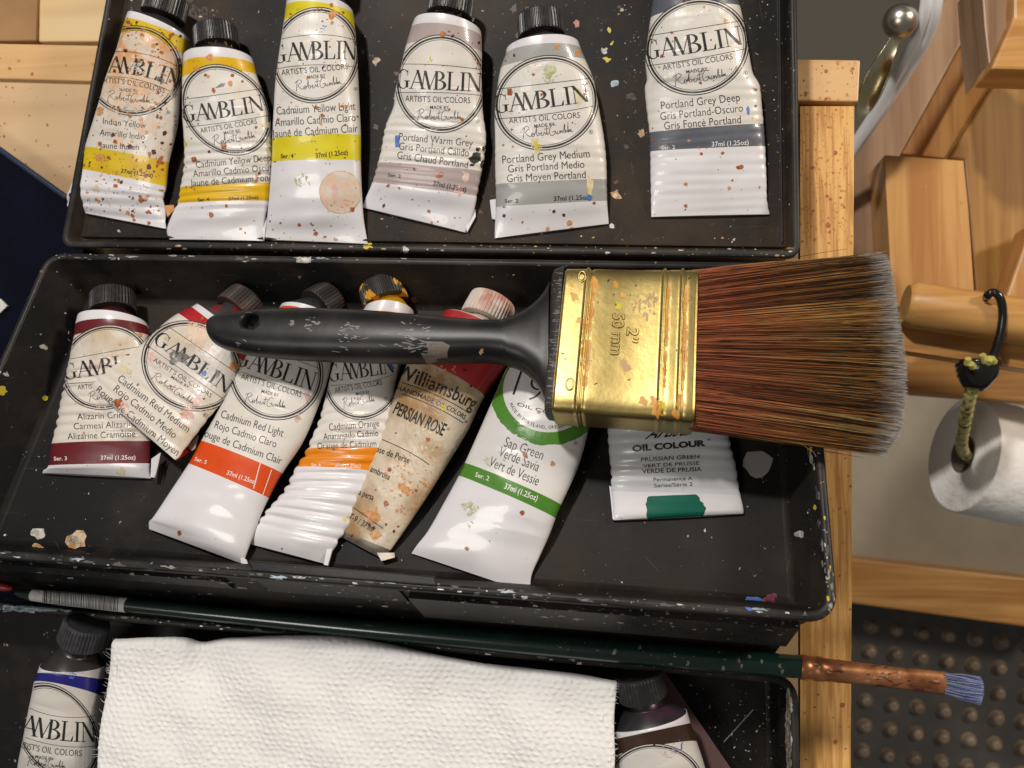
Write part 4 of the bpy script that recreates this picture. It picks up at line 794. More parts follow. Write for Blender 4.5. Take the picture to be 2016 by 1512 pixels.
TUBES.append(dict(seed=24, org=(20, 1200, 4.846), pl=BASE, label='white tube with royal blue band at the lower left beside the towel', band_mat=bandm('royal blue print', (.018, .018, .20)),
    st=[(287, 497, 922, 560, 22, 15), (262, 618, 915, 668, 22, 13.5), (235, 720, 908, 830, 22, 12), (186, 940, 902, 1020, 21.5, 10), (130, 1230, 890, 1310, 21, 7), (75, 1500, 880, 1580, 20, 4), (40, 1800, 880, 1860, 15, 1), (0, 2250, 900, 2300, 3)],
    bands=[(1, 2)], enamel=7, cap=(166, 1244, 3), neck_mat=M['neck'], cap_r=8.6, dent=.3, cap_mat=mat('blue black cap', (.03, .03, .034), .45, noise=(260, (.045, .045, .055), .45, .6)),
    oval=((445, 1165), (402, 85), (-60, -455)), rules=[[(185, 938), (480, 1022), (822, 1010)], [(128, 1213), (480, 1300), (822, 1300)]], word=([(-62, 1140), (400, 1240), (818, 1260)], 190),
    art=([(38, 1300), (350, 1368), (682, 1400)], 58), made=([(240, 1415), (412, 1442)], 30), sig=([(145, 1488), (520, 1530)], 100), flecks=(4, .8, 0),
    extra=[scat((600, 622), 40, 15, 9, 30, 7, .2), B((430, 585), 24, 13, asp=1.6, rough=.5)]))
TUBES.append(dict(seed=25, org=(1180, 1260, 4.582), pl=BASE, label='white tube with umber brown band at the lower right edge of the towel', band_mat=bandm('umber print', (.045, .022, .014), (.06, .035, .02)),
    st=[(90, 795, 792, 640, 21, 12), (85, 905, 824, 748, 21, 11), (72, 1075, 880, 918, 21, 9.5), (60, 1330, 962, 1180, 20, 8), (50, 1700, 1050, 1600, 17, 4), (40, 2250, 1120, 2200, 3)],
    bands=[(1, 2)], enamel=7, cap=(1260, 1348, 2), neck_mat=mat('dark neck smeared purple', (.03, .03, .032), .35, .3, noise=(90, (.075, .035, .06), .5, .65)), dent=.3,
    oval=((505, 1290), (430, 0), (-10, -352)), rules=[], word=([(110, 1420), (900, 1400)], 150), art=([(160, 1500), (860, 1490)], 50), sig=([(250, 1620), (700, 1600)], 90), flecks=(4, .8, 0),
    extra=[scat((720, 960), 60, 15, 7, 40, 8, 1.4), scat((640, 1010), 80, 12, 12, 26, 5, .6)]))
for sp in TUBES: tube(sp)

# ------------------------------------------------------------------ the wide flat brush lying across the middle tray
BZ = 57.0
bp = Plane(P(1230, 690, BZ), MID.n, Vector((1, 0, 0))); BN = bp.n
def BP(x, y, h=0): return bp.P(x, y, h)
br = thing('flat_paintbrush', 'wide flat brush with black handle, brass ferrule and brown bristles', 'paintbrush', P(1000, 680, BZ))
prof = [(413, 643, 660, 2.6), (415, 634, 669, 3.8), (420, 627, 677, 4.6), (430, 621, 684, 5.1), (450, 616, 692, 5.4), (500, 610, 703, 5.8), (600, 606, 712, 6.4), (700, 609, 716, 6.8), (800, 617, 718, 7.0), (900, 626, 717, 7.0), (960, 630, 716, 7.0), (1000, 627, 722, 7.0), (1030, 613, 735, 7.0), (1054, 594, 761, 7.0), (1069, 576, 792, 7.0), (1082, 552, 819, 7.2)]
cu = crom([(x, a, b, t) for x, a, b, t in prof], 7)
def section(c, u, n, a, b, ex, N=40):
    out = []
    for k in range(N):
        t = 2 * math.pi * k / N; cc, ss = math.cos(t), math.sin(t)
        out.append(c + u * (a * math.copysign(abs(cc) ** ex, cc)) + n * (b * math.copysign(abs(ss) ** ex, ss)))
    return out
rings = []
for x, a, b, t in cu:
    sl = max(0, x - 960) * .012
    A, Bv = bp.P(x + sl, a), bp.P(x + max(0, x - 1025) * .06, b); c = (A + Bv) / 2; u = (A - Bv) / 2
    hw = u.length; k = max(.55, hw - t * .14)
    rings.append(section(c, u.normalized(), BN, k, t, .82 if x < 1000 else .7))
mb = MB(); loft(mb, rings, 0, (True, True), True)
h = mb.build('handle', [M['handle']], br)
# the hanging hole is cut right through
cut = MB(); c0 = bp.P(503, 643); pipe(cut, [c0 - BN * 12, c0 - BN * 3, c0 + BN * 3.2, c0 + BN * 12], [3.1, 2.7, 2.7, 5.4], 32); co = cut.build('hole', M['handle'])
bo = h.modifiers.new('hole', 'BOOLEAN'); bo.operation = 'DIFFERENCE'; bo.object = co; bo.solver = 'EXACT'
dg = bpy.context.evaluated_depsgraph_get(); me2 = bpy.data.meshes.new_from_object(h.evaluated_get(dg)); h.modifiers.remove(bo); h.data = me2; bpy.data.objects.remove(co, do_unlink=True)
wear = MB(); wear.v = mb.v[:]; wear.f = mb.f[:]; wear.m = mb.m[:]; wear.sm = mb.sm[:]
nb = len(wear.f); D = Decals(wear)
z_ = random.Random(5)
for c, r, n, ln in (((615, 638), 14, 22, 6), ((688, 655), 24, 24, 7), ((810, 662), 36, 34, 14), ((855, 692), 20, 26, 14), ((480, 700), 40, 10, 12), ((740, 705), 90, 24, 20), ((575, 636), 8, 8, 5)): D.streaks(c, r, 1, n, z_, ln, 1.3, .05)
D.blob((948, 691), 6, 2, z_, .6, 0, .5); D.blob((857, 690), 16, 3, z_, 1.4, .1, .5); D.blob((843, 705), 9, 3, z_, 1.4, .4, .6); D.blob((576, 637), 4, 1, z_, .6); 
ww = MB(); used = sorted({i for f in wear.f[nb:] for i in f}); rm = {i: k for k, i in enumerate(used)}
ww.v = [wear.v[i] for i in used]; ww.f = [[rm[i] for i in f] for f in wear.f[nb:]]; ww.m = wear.m[nb:]; ww.sm = wear.sm[nb:]
tag_ = ww.build('paint_wear', [M['handle'], mat('pale scuffs', (.20, .19, .175), .45), M['chip_ochre'], mat('scraped taupe paint', (.16, .13, .11), .5)], br)
# worn flange between handle and ferrule
mb = MB(); rr = []
for s_, tt in ((0, .55), (.12, .9), (.3, 1), (1, 1)):
    A = bp.P(1088 + 26 * s_, 548 - 17 * min(1, s_ * 2)); Bv = bp.P(1073 + 20 * s_, 820 + 7 * min(1, s_ * 2)); c = (A + Bv) / 2; u = (A - Bv) / 2; rr.append(section(c, u.normalized(), BN, u.length - .8, 7.4 * tt, .35))
loft(mb, rr, 0, (True, True), True); D = Decals(mb)
for _ in range(90): t = z_.random(); D.blob((1108 - 26 * t + z_.gauss(0, 7), 535 + 285 * t), .5 + .9 * z_.random(), 2, z_, z_.uniform(2, 7), .05, .5)
mb.build('flange', [M['flange'], M['scrape'], mat('faint scratches', (.12, .11, .10), .5)], br)
# ferrule
FA, FB, FC, FD = (1117, 542), (1372, 545), (1364, 850), (1089, 829)
mb = MB(); rr = []; NF = 72
ss = sorted(set([i / 90 for i in range(91)] + [.002, .998]))
for s_ in ss:
    A = bp.P(FA[0] + (FB[0] - FA[0]) * s_, FA[1] + (FB[1] - FA[1]) * s_); Bv = bp.P(FD[0] + (FC[0] - FD[0]) * s_, FD[1] + (FC[1] - FD[1]) * s_)
    c = (A + Bv) / 2; u = (A - Bv) / 2; rid = sum(am * math.exp(-((s_ - p_) / .011) ** 2) for p_, am in ((.175, .75), (.75, .8), (.885, .8))) - sum(.25 * math.exp(-((s_ - p_) / .012) ** 2) for p_ in (.20, .205, .775, .91))
    sh = -.5 if s_ < .003 or s_ > .997 else 0
    rr.append(section(c, u.normalized(), BN, u.length - .8 + rid * .7 + sh, 8.4 + rid + sh + .25 * math.sin(s_ * 9), .27, NF))
loft(mb, rr, 0, (True, True), True); D = Decals(mb)
def fq(s_, t): 
    a = np.array(FA) + (np.array(FB) - FA) * s_; b = np.array(FD) + (np.array(FC) - FD) * s_; return tuple(a + (b - a) * t)
for sc_, t0, t1, wd in ((.205, .03, .74, 4.5), (.785, .05, .55, 4), (.785, .5, .72, 2.5), (.92, .06, .60, 5), (.92, .6, .72, 3), (.165, .3, .62, 2)):
    for _ in range(int(60 * (t1 - t0))): t = z_.uniform(t0, t1); D.blob(fq(sc_ + z_.gauss(0, .002), t), wd * z_.uniform(.6, 1.15), 1, z_, 2.6, 1.65, .3, .14)
for c, r, k in (((1130, 585), 7, 1), ((1140, 632), 6, 1), ((1213, 560), 5, 1), ((1228, 582), 5, 1), ((1217, 604), 6, 2), ((1265, 790), 7, 1), ((1290, 792), 9, 1), ((1303, 797), 8, 2), ((1327, 812), 8, 1), ((1340, 790), 8, 1), ((1294, 812), 9, 1), ((1232, 720), 8, 3), ((1150, 640), 4, 1), ((1170, 560), 8, 1), ((1125, 560), 5, 1)): D.blob(c, r, k, z_, 1.3, 1, .5, .06)
D.streaks((1270, 600), 26, 3, 30, z_, 12, 2.5, 1.7)
for _ in range(30): D.blob((z_.uniform(1100, 1360), z_.uniform(540, 845)), .5 + .8 * z_.random(), 4, z_, z_.uniform(1, 4), z_.uniform(0, 3), .4)
fer = mb.build('ferrule', [M['gold'], M['gold_paint'], M['chip_yellow'], mat('dull pink stain', (.50, .32, .16), .5), M['black_mark']], br)
def emboss(txt, pts, hh):
    t, _ = text_norm(txt, .004); q = D.base(t, pts, hh); mbx = MB(); nb_ = len(D.mb.f)
    tmp = Decals.__new__(Decals); tmp.mb = MB(); tmp.bvh = D.bvh; tmp.org = (0, 0, 1); tmp.L = 3; tmp.cache = {}
    tmp.lay(q, 0, .35); e = tmp.mb
    # side skirts down to the sheet
    cnt = {}
    for f in e.f:
        for i in range(3): k = (round(e.v[f[i]].x, 3), round(e.v[f[i]].y, 3)), (round(e.v[f[(i + 1) % 3]].x, 3), round(e.v[f[(i + 1) % 3]].y, 3)); kk = frozenset(k); cnt.setdefault(kk, []).append((e.v[f[i]].copy(), e.v[f[(i + 1) % 3]].copy()))
    for k, l in cnt.items():
        if len(l) == 1: a, b = l[0]; o2 = (b - a).cross(BN).normalized() * .28; e.add([a, b, b - BN * .36 + o2, a - BN * .36 + o2], [[0, 3, 2, 1]], 0)
    return e
emboss('50 mm', [(1207, 617), (1203, 698)], -22 * -1).build('size_stamp', M['gold'], fer)
emboss('2"', [(1236, 644), (1232, 672)], 22).build('size_stamp', M['gold'], fer)
for cx_, cy_ in ((1146, 545), (1122, 757)):
    mb = MB(); c = bp.P(cx_, cy_, 8.3)
    pipe(mb, [c - BN * .2, c + BN * .15, c + BN * .2], [1.5, 1.2, .7], 20, 0, (False, True))
    tor = [c + BN * .45 + bp.ux * 1.15 * math.cos(t) + bp.uy * 1.9 * math.sin(t) - BN * .3 for t in np.linspace(0, 2 * math.pi, 25)]; pipe(mb, tor, .38, 8)
    mb.build('nail_head', M['gold'], fer)
# bristles
mb = MB(); cols = []
zr = random.Random(42)
tipc = crom([(1738, 512), (1752, 522), (1764, 565), (1772, 620), (1783, 690), (1789, 745), (1786, 810), (1775, 860), (1752, 893)], 12)
def tipat(u): i = u * (len(tipc) - 1); k = min(int(i), len(tipc) - 2); return tipc[k] * (1 - i + k) + tipc[k + 1] * (i - k)
NBR = 7000
for i in range(NBR):
    u = zr.random(); w_ = zr.uniform(-1, 1)
    if zr.random() < .45: w_ = .5 + .5 * zr.random()
    e = math.sqrt(max(0, 1 - (2 * u - 1) ** 8))
    a = bp.P(1362 - 6 * u, 537 + 308 * u) + BN * (w_ * 7.4 * e)
    uu = min(1, max(0, u + zr.gauss(0, .009))); tx, ty = tipat(uu); ln = 1 - abs(zr.gauss(0, .022)) - (.06 * zr.random() if zr.random() < .2 else 0)
    b = BP(tx - 8, ty, -3) + BN * (w_ * 4.5 * e + zr.gauss(0, .5)); b = a + (b - a) * ln; b += Vector((0, zr.gauss(0, .45), 0))
    md = (a + b) / 2 + Vector((0, zr.gauss(0, .38), zr.gauss(0, .3) + .8 * w_))
    if i < 26: b = BP(tx - zr.uniform(20, 200), ty + (-14 if u < .5 else 12) * zr.random(), -2) if u < .04 or u > .96 else b
    pts = [(1 - t) ** 2 * a + 2 * t * (1 - t) * (2 * md - (a + b) / 2) + t * t * b for t in (0, .2, .45, .7, .88, .95, 1)]
    kind = min(.999, max(0, .5 + .5 * mnoise.noise(Vector((u * 60, w_ * 3, .5))) + zr.uniform(-.48, .48))); red = zr.uniform(.75, 1.35)
    root = (.36 * red, .105 * red, .045 * red)
    if kind < .47: mdl = (.016, .010, .006); root = tuple(x * .30 for x in root)
    elif kind < .68: mdl = (.24 * red, .11 * red, .022 * red)
    elif kind < .9: mdl = (.20 * red, .062 * red, .015 * red)
    else: mdl = (.50, .33, .11)
    gt = zr.uniform(.942, 1.015) - .05 * max(0, .25 - u); gk = zr.uniform(.25, .6); grey = (gk, gk * .97, gk * .93); rad = zr.uniform(.07, .125)
    for k, (p_, t) in enumerate(zip(pts, (0, .2, .45, .7, .88, .95, 1))):
        d_ = (pts[min(k + 1, 6)] - pts[max(k - 1, 0)]); r_ = rad * (1 - .45 * t); mb.v.extend(ring(p_, d_, r_, 3))
        f = min(1, max(0, (t - .12) / .6)); c = [root[j] * (1 - f) + mdl[j] * f for j in range(3)]
        g = min(1, max(0, (t - gt + .05) / .06)); c = [c[j] * (1 - g) + grey[j] * g for j in range(3)]
        cols.extend([(*c, 1)] * 3)
    b0 = len(mb.v) - 21
    for k in range(6):
        for j in range(3): mb.f.append([b0 + k * 3 + j, b0 + k * 3 + (j + 1) % 3, b0 + k * 3 + 3 + (j + 1) % 3, b0 + k * 3 + 3 + j]); mb.m.append(0); mb.sm.append(True)
for x0, y0, x1, y1 in ((1560, 508, 1668, 490), (1470, 522, 1700, 507), (1600, 886, 1700, 901), (1560, 872, 1720, 893)):
    pipe(mb, [BP(x0, y0), BP((x0 + x1) / 2, (y0 + y1) / 2 - 1, -1), BP(x1, y1, -2)], [.08, .08, .05], 4); cols.extend([(.02, .012, .01, 1)] * (len(mb.v) - len(cols)))
bb = mb.build('bristles', M['bristle'], br, cols=cols)
mb = MB(); rr = []
for s_ in (0, .3, .55, .70):
    A = Vector(BP(*(np.array((1364, 545)) * (1 - s_) + np.array((1745, 530)) * s_), -1)); Bv = Vector(BP(*(np.array((1358, 838)) * (1 - s_) + np.array((1750, 870)) * s_), -1)); c = (A + Bv) / 2; u = (A - Bv) / 2
    rr.append(section(c, u.normalized(), BN, u.length - 1.5, 5.0 - 4.5 * s_, .5))
loft(mb, rr, 0); mb.build('bristle_light_block', M['bristle_light_block'], br)  # unseen solid added inside the hair to block light

# ------------------------------------------------------------------ the thin green brush on the rim of the box base
GZ = 33.2; gp = flat(GZ)
gb = thing('round_paintbrush', 'long thin dark green brush with barcode sticker and blue bristle tip', 'paintbrush', P(900, 1240, GZ))
ga, ge = (30, 1168), (1577, 1313)
def gpt(t): return gp.P(ga[0] + (ge[0] - ga[0]) * t, ga[1] + (ge[1] - ga[1]) * t + 6 * math.sin(math.pi * t))
rad = [(0, .5), (.006, 1.3), (.02, 2.0), (.06, 2.45), (.14, 2.6), (.3, 2.9), (.5, 3.3), (.75, 3.8), (.92, 3.9), (.97, 3.75), (1, 3.7)]
ts = [i / 60 for i in range(61)] + [.003, .006, .010]; ts.sort(); rf = lambda t: float(np.interp(t, [r[0] for r in rad], [r[1] for r in rad]))
mb = MB(); pipe(mb, [gpt(t) for t in ts], [rf(t) for t in ts], 28); D = Decals(mb)
for txt, x0, y0, x1, y1 in (('1001  FLAT', 795, 1217, 690, 1208), ('Silver', 1038, 1236, 985, 1231), ('Grand Prix', 925, 1226, 830, 1217), ('12', 1136, 1244, 1118, 1242)): D.text(txt, [(x0, y0), (x1, y1)], 11, 1, .01)
for q in ((1210, 1283, 5), (1455, 1300, 5), (1460, 1310, 4), (1475, 1292, 4), (1500, 1302, 4), (1535, 1310, 4), (1424, 1315, 4), (1260, 1275, 4), (1540, 1322, 5), (1355, 1305, 4)): D.blob(q[:2], q[2], 2, z_, .7, .2, .5)
for _ in range(26): x = z_.uniform(1050, 1570); D.blob((x, 1262 + .094 * (x - 1000) + z_.gauss(0, 9)), .5 + 1.2 * z_.random() ** 2, 2, z_, z_.uniform(1, 4), .1, .4)
mb.build('handle', [M['green'], mat('faded gilt lettering', (.05, .06, .05), .4), M['scrape']], gb)
mb = MB(); tl = [.022 + (.143 - .022) * i / 20 for i in range(21)]; pipe(mb, [gpt(t) for t in tl], [rf(t) + .09 for t in tl], 28); D = Decals(mb, L=2)
x = 84.0
while x < 232:
    wd = z_.choice([1.1, 1.1, 1.6, 2.4]); xx_ = x; yc = 1168 + (xx_ - 30) * .0955
    D.lay(np.array(quadpoly([(xx_ + 1.6, yc - 22), (xx_ + wd + 1.6, yc - 22), (xx_ + wd - .8, yc + 26), (xx_ - .8, yc + 26)])), 1, .05); x += wd + z_.choice([1.2, 1.6, 2.2])
D.blob((72, 1172), 6, 2, z_, 1, 0, .5)
mb.build('barcode_sticker', [M['paper_white'], M['ink'], M['smear_pink']], gb)
mb = MB(); fa, fe = (1575, 1313), (1862, 1345)
fp_ = lambda t, dz=0: P(fa[0] + (fe[0] - fa[0]) * t, fa[1] + (fe[1] - fa[1]) * t, GZ + dz)
fr = [(0, 3.9), (.01, 4.05), (.05, 4.05), (.06, 3.8), (.10, 3.75), (.11, 4.0), (.15, 4.0), (.165, 3.7), (.24, 3.6), (.26, 3.75), (.28, 3.6), (.6, 3.1), (.8, 3.0), (1, 2.9)]
rr = []
for t, r in fr:
    c = fp_(t); d_ = fp_(1) - fp_(0); x__, y__, _ = frame(d_); fl_ = max(0, t - .4) / .6
    rr.append([c + x__ * (r * (1 + .25 * fl_) * math.cos(2 * math.pi * k / 28)) + y__ * (r * (1 - .55 * fl_) * math.sin(2 * math.pi * k / 28)) for k in range(28)])
loft(mb, rr, 0); D = Decals(mb)
for _ in range(24): t = z_.random(); D.blob((1580 + 280 * t, 1314 + 31 * t + z_.gauss(0, 9)), 1 + 2.4 * z_.random(), z_.choice([1, 2]), z_, z_.uniform(1, 4), .1, .5)
D.streaks((1760, 1334), 60, 1, 30, z_, 16, 1.6, .12)
mb.build('ferrule', [M['copper'], M['fleck_dark'], mat('worn copper', (.42, .24, .14), .4, .4)], gb)
mb = MB(); cols = []
for _ in range(950):
    u, w_ = zr.uniform(-1, 1), zr.uniform(-1, 1); a = fp_(.985) + Vector((0, 3.2 * u, 1.2 * w_)); tt = 1 - abs(zr.gauss(0, .10)); u2 = u; u = u + zr.gauss(0, .12)
    b = P(1862 + 72 * tt + 4 * (1 - u * u), 1345 + 15 * tt - 23 * u * (.5 + .5 * tt), GZ + 1.6 * w_)
    pipe(mb, [a, (a + b) / 2 + Vector((0, .3 * u, .2)), b], [.09, .08, .04], 3, 0, (False, False)); k = zr.random(); c0_ = (.10, .13, .30) if k < .5 else ((.30, .34, .46) if k < .8 else (.04, .05, .13)); cols.extend([(*(x * .8 for x in c0_), 1)] * 3 + [(*c0_, 1)] * 3 + [(*[min(1, x * 1.5 + .04) for x in c0_], 1)] * 3)
mb.build('bristles', M['bristle'], gb, cols=cols)
mb = MB(); pipe(mb, [P(-160, 1143, 33), P(5, 1156, 33), P(20, 1158, 33), P(25, 1158, 33)], [2.2, 1.5, 1.1, .3], 20); tag(mb.build('red_paintbrush', M['red'], loc=P(0, 1160, 33)), 'red brush handle poking in beside the green brush at the left edge', 'paintbrush')

# ------------------------------------------------------------------ paper towel and mauve card in the base
mb = slab([(1284, 1318), (1306, 1318), (1445, 1522), (1520, 1640), (1240, 1640), (1230, 1400)], 6.2, .5); tag(mb.build('card_sheet', M['mauve'], loc=P(1350, 1450, 6)), 'thin mauve card under the umber tube in the box base', 'card')
tw = MB(); nu, nv_ = 560, 190; TZ = 36.0; zt = random.Random(9)
top = crom([(214, 1262, 34), (300, 1257, 35), (355, 1258, 34.5), (392, 1268, 33), (450, 1259, 35), (600, 1255, 36.5), (700, 1262, 36.5), (800, 1280, 36), (900, 1300, 35), (1000, 1316, 34), (1110, 1328, 34), (1213, 1346, 34)], 40)
def topat(u): i = u * (len(top) - 1); k = min(int(i), len(top) - 2); return top[k] * (1 - i + k) + top[k + 1] * (i - k)
def botat(u): return np.array((176 + (1206 - 176) * u, 1585.0, 37.5))
vs = []; 
for j in range(nv_ + 1):
    v = j / nv_
    for i in range(nu + 1):
        u = i / nu; a, b = topat(u), botat(u); q = a * (1 - v) + b * v
        q[0] += 2.0 * math.sin(v * 9 + (0 if u < .5 else 2)) * (1 if u < .02 or u > .98 else 0)
        p = P(q[0], q[1], q[2])
        X, Yq = p.x, p.y
        g = mnoise.noise(Vector((X * .05, Yq * .05, 3))) * 2.4 + mnoise.noise(Vector((X * .13, Yq * .13, 8))) * .35
        Xw = X + .8 * mnoise.noise(Vector((X * .22, Yq * .22, 5))); Yw = Yq + .8 * mnoise.noise(Vector((X * .22, Yq * .22, 15)))
        cx_ = Xw / 2.7; cy_ = Yw / 2.0; row = math.floor(cy_); off = .5 * (row % 2); col_ = math.floor(cx_ + off); fx = (cx_ + off) - col_ - .5; fy = cy_ - row - .5
        cell = mnoise.noise(Vector((col_ * 7.31 + .5, row * 3.17 + .5, 1.3))); cel2 = mnoise.noise(Vector((col_ * 2.31 + .5, row * 5.17 + .5, 4.3)))
        fx += .22 * cell; fy += .25 * cel2
        dm = math.exp(-((fx / .25) ** 2 + (fy / .27) ** 2)) * (.36 + .32 * cell) + .14 * mnoise.noise(Vector((X * .7, Yq * .7, 2)))
        edge = 3.2 * math.exp(-v / .012) + (1.6 * math.exp(-u / .006) + 1.2 * math.exp(-(1 - u) / .006))
        p.z += g + dm - edge * .9 + .07 * mnoise.noise(Vector((X * 1.4, Yq * 1.4, 2))); vs.append(p)
fs = [[j * (nu + 1) + i, (j + 1) * (nu + 1) + i, (j + 1) * (nu + 1) + i + 1, j * (nu + 1) + i + 1] for j in range(nv_) for i in range(nu)]
tw.add(vs, fs, 0, True)
rim_ = [k for k in range(nu + 1)] + [(j + 1) * (nu + 1) - 1 for j in range(1, nv_ + 1)] + [nv_ * (nu + 1) + nu - k for k in range(1, nu + 1)] + [(nv_ - j) * (nu + 1) for j in range(1, nv_)]
low = [vs[k] - UP * .8 for k in rim_]; b0 = len(tw.v); tw.v.extend(low); n_ = len(rim_)
for k in range(n_): tw.f.append([rim_[k], rim_[(k + 1) % n_], b0 + (k + 1) % n_, b0 + k]); tw.m.append(0); tw.sm.append(True)
for _ in range(64):      # frayed fibres of the torn edges
    if zt.random() < .6: j = int(zt.random() * nv_); p = vs[j * (nu + 1)]; d_ = Vector((-zt.uniform(.4, 2.6), zt.uniform(-.8, 1.4), zt.uniform(-.3, .4)))
    else: j = int(zt.random() * nv_); p = vs[j * (nu + 1) + nu]; d_ = Vector((zt.uniform(.3, 1.3), zt.uniform(-.8, .8), zt.uniform(-.5, .2)))
    pipe(tw, [p, p + d_ * .6 + Vector((0, zt.uniform(-.2, .2), 0)), p + d_], [.06, .05, .03], 3, 0, (False, False))
tag(tw.build('paper_towel', mat('white embossed towel', (.86, .85, .835), .95, bump=(1300, .5, .25)), loc=P(700, 1400, 36)), 'white embossed paper towel folded over the black box base', 'towel')

# ------------------------------------------------------------------ easel, floor and other things below the table's right edge
FZ = -650.0
fl = MB(); s_ = 3000; fl.add([Vector((-s_, -s_, FZ)), Vector((s_, -s_, FZ)), Vector((s_, s_, FZ)), Vector((-s_, s_, FZ))], [[0, 1, 2, 3]]); struct('floor', fl, M['conc'])
easel = thing('wooden_easel', 'orange pine easel frame standing behind the table at the right', 'easel', P(1850, 500, -650))
def board(name, px, z, thick, m_, bev=1.5, fl_=0):
    mb_ = slab(px, z, thick)
    if fl_:
        D_ = Decals(mb_); xs = [p[0] for p in px]; ys = [p[1] for p in px]
        for _ in range(fl_): D_.blob((z_.uniform(min(xs), max(xs)), z_.uniform(min(ys), max(ys))), 1.5 + 3 * z_.random() ** 2, 1, z_, 1.3, z_.uniform(0, 3))
    return mb_.build(name, [m_, M['fleck_orange'], M['fleck_rust']], easel, bevel=bev)
board('leg', [(1894, -60), (1973, -60), (1932, 15), (1775, 302), (1742, 365), (1742, 700), (1560, 700), (1600, 420)], -150, 30, M['wood_d'])
board('inner_leg', [(1973, -60), (2080, -60), (1985, 110), (1866, 312), (1775, 302), (1932, 15)], -175, 25, M['wood_o'], .5)
board('upright', [(1868, 312), (1987, 110), (2080, -50), (2140, -50), (2140, 620), (1922, 600), (1908, 415), (1898, 316)], -150, 20, M['wood_g'])
board('shelf_block', [(1741, 305), (1897, 316), (1907, 415), (1920, 604), (1757, 604)], -120, 60, M['wood_o'], 1.0, 6)
board('brace', [(1972, 610), (2030, 440), (2140, 400), (2140, 640)], -118, 20, M['wood_o'])
board('bracket', [(1930, -60), (1938, 50), (1948, 137), (1993, 36), (1995, -60)], -72, 30, M['wood_d'], .8)
board('crossbar', [(1995, -60), (1995, 34), (1950, 136), (2140, 140), (2140, -60)], -64, 22, M['wood_b'], 1.5)
mb = MB(); q = [P(1795, 600, -95), P(2150, 655, -95)]; pipe(mb, [q[0] - (q[1] - q[0]).normalized() * 3, q[0], q[1]], [9, 11, 11], 28); mb.build('dowel', M['wood_b'], easel)
board('tray_front', [(1782, 622), (2140, 680), (2140, 745), (1776, 690)], -104, 14, M['wood_b'], 1.5, 3)
board('lower_rail', [(1740, 690), (2140, 745), (2140, 800), (1740, 770)], -150, 16, M['wood_b'], 1.5)
board('foot_beam', [(1560, 1086), (2140, 1152), (2140, 1250), (1560, 1172)], -560, 60, M['wood_b'], 2, 6)
tag(mat_o := slab([(1500, 560), (2140, 560), (2140, 1150), (1500, 1080)], -600, 40).build('plywood_shelf', mat('dusty grey board', (.36, .315, .24), .55, noise=(14, (.30, .26, .195), .4, .65)), loc=P(1800, 900, -600), bevel=2), 'smooth dusty grey board under the paper roll behind the table', 'board')

rm_ = thing('rubber_mat', 'black rubber mat with rows of round nubs on the floor', 'mat', P(1850, 1400, FZ))
mb = slab([(1440, 1160), (2200, 1240), (2200, 1750), (1440, 1750)], FZ + 8, 8); mb.build('sheet', M['mat_black'], rm_, bevel=1)
mb = MB(); p00 = P(1715, 1233, FZ + 8); e1 = (P(1971, 1264, FZ + 8) - p00) / 5; e2 = (P(1713, 1432, FZ + 8) - p00) / 4; e2 = Vector((-e1.y, e1.x, 0)) * (-1 if Vector((-e1.y, e1.x, 0)).dot(e2) < 0 else 1)
for i in range(-3, 9):
    for j in range(0, 8):
        c = p00 + e1 * i + e2 * j + Vector((rnd.uniform(-.5, .5), rnd.uniform(-.5, .5), rnd.uniform(-.6, .2)))
        n0 = MB(); pipe(n0, [c - UP * .5, c + UP * .6, c + UP * 2.2, c + UP * 6.5, c + UP * 7.6, c + UP * 8], [8.4, 7.2, 6.2, 5.2, 4.2, 2.4], 22)
        if i == -3 and j == 0: nub0 = n0
        n0.build('nub', M['nub'], rm_)

# towel roll hanging on its side, axis to the right
rl = thing('paper_roll', 'white paper towel roll hanging behind the table from a bungee hook', 'paper roll', P(1960, 920, -190))
ca, cb = P(1893, 893, -190), P(2230, 965, -215); ax = (cb - ca).normalized()
fxy = frame(ax); R0 = (P(1893, 893, -190) - P(1893, 1010, -190)).length * 1.0
def ring3(c, r, n=64): return [c + fxy[0] * r * math.cos(2 * math.pi * k / n) + fxy[1] * r * math.sin(2 * math.pi * k / n) for k in range(n)]
mb = MB(); loft(mb, [ring3(ca + ax * .8, R0 * .985), ring3(ca + ax * 2.5, R0), ring3(cb, R0)], 0, (False, True)); 
rl_ = [ring3(ca + ax * 20, 8.2 * R0 / 26)]
for k in range(46): rl_.append(ring3(ca + ax * (1.0 + (.5 if k % 2 else 0) + zr.uniform(-.2, .2)), R0 * (8.2 / 26 + (.985 - 8.2 / 26) * k / 45)))
loft(mb, rl_, 0, (False, False), False); mb.build('towel_wrap', M['roll'], rl)
mb = MB(); loft(mb, [ring3(ca + ax * 60, 7.6 * R0 / 26), ring3(ca + ax * .6, 7.6 * R0 / 26), ring3(ca + ax * .6, 8.3 * R0 / 26), ring3(ca + ax * 30, 8.3 * R0 / 26)], 0, (True, False)); mb.build('core', M['core'], rl)

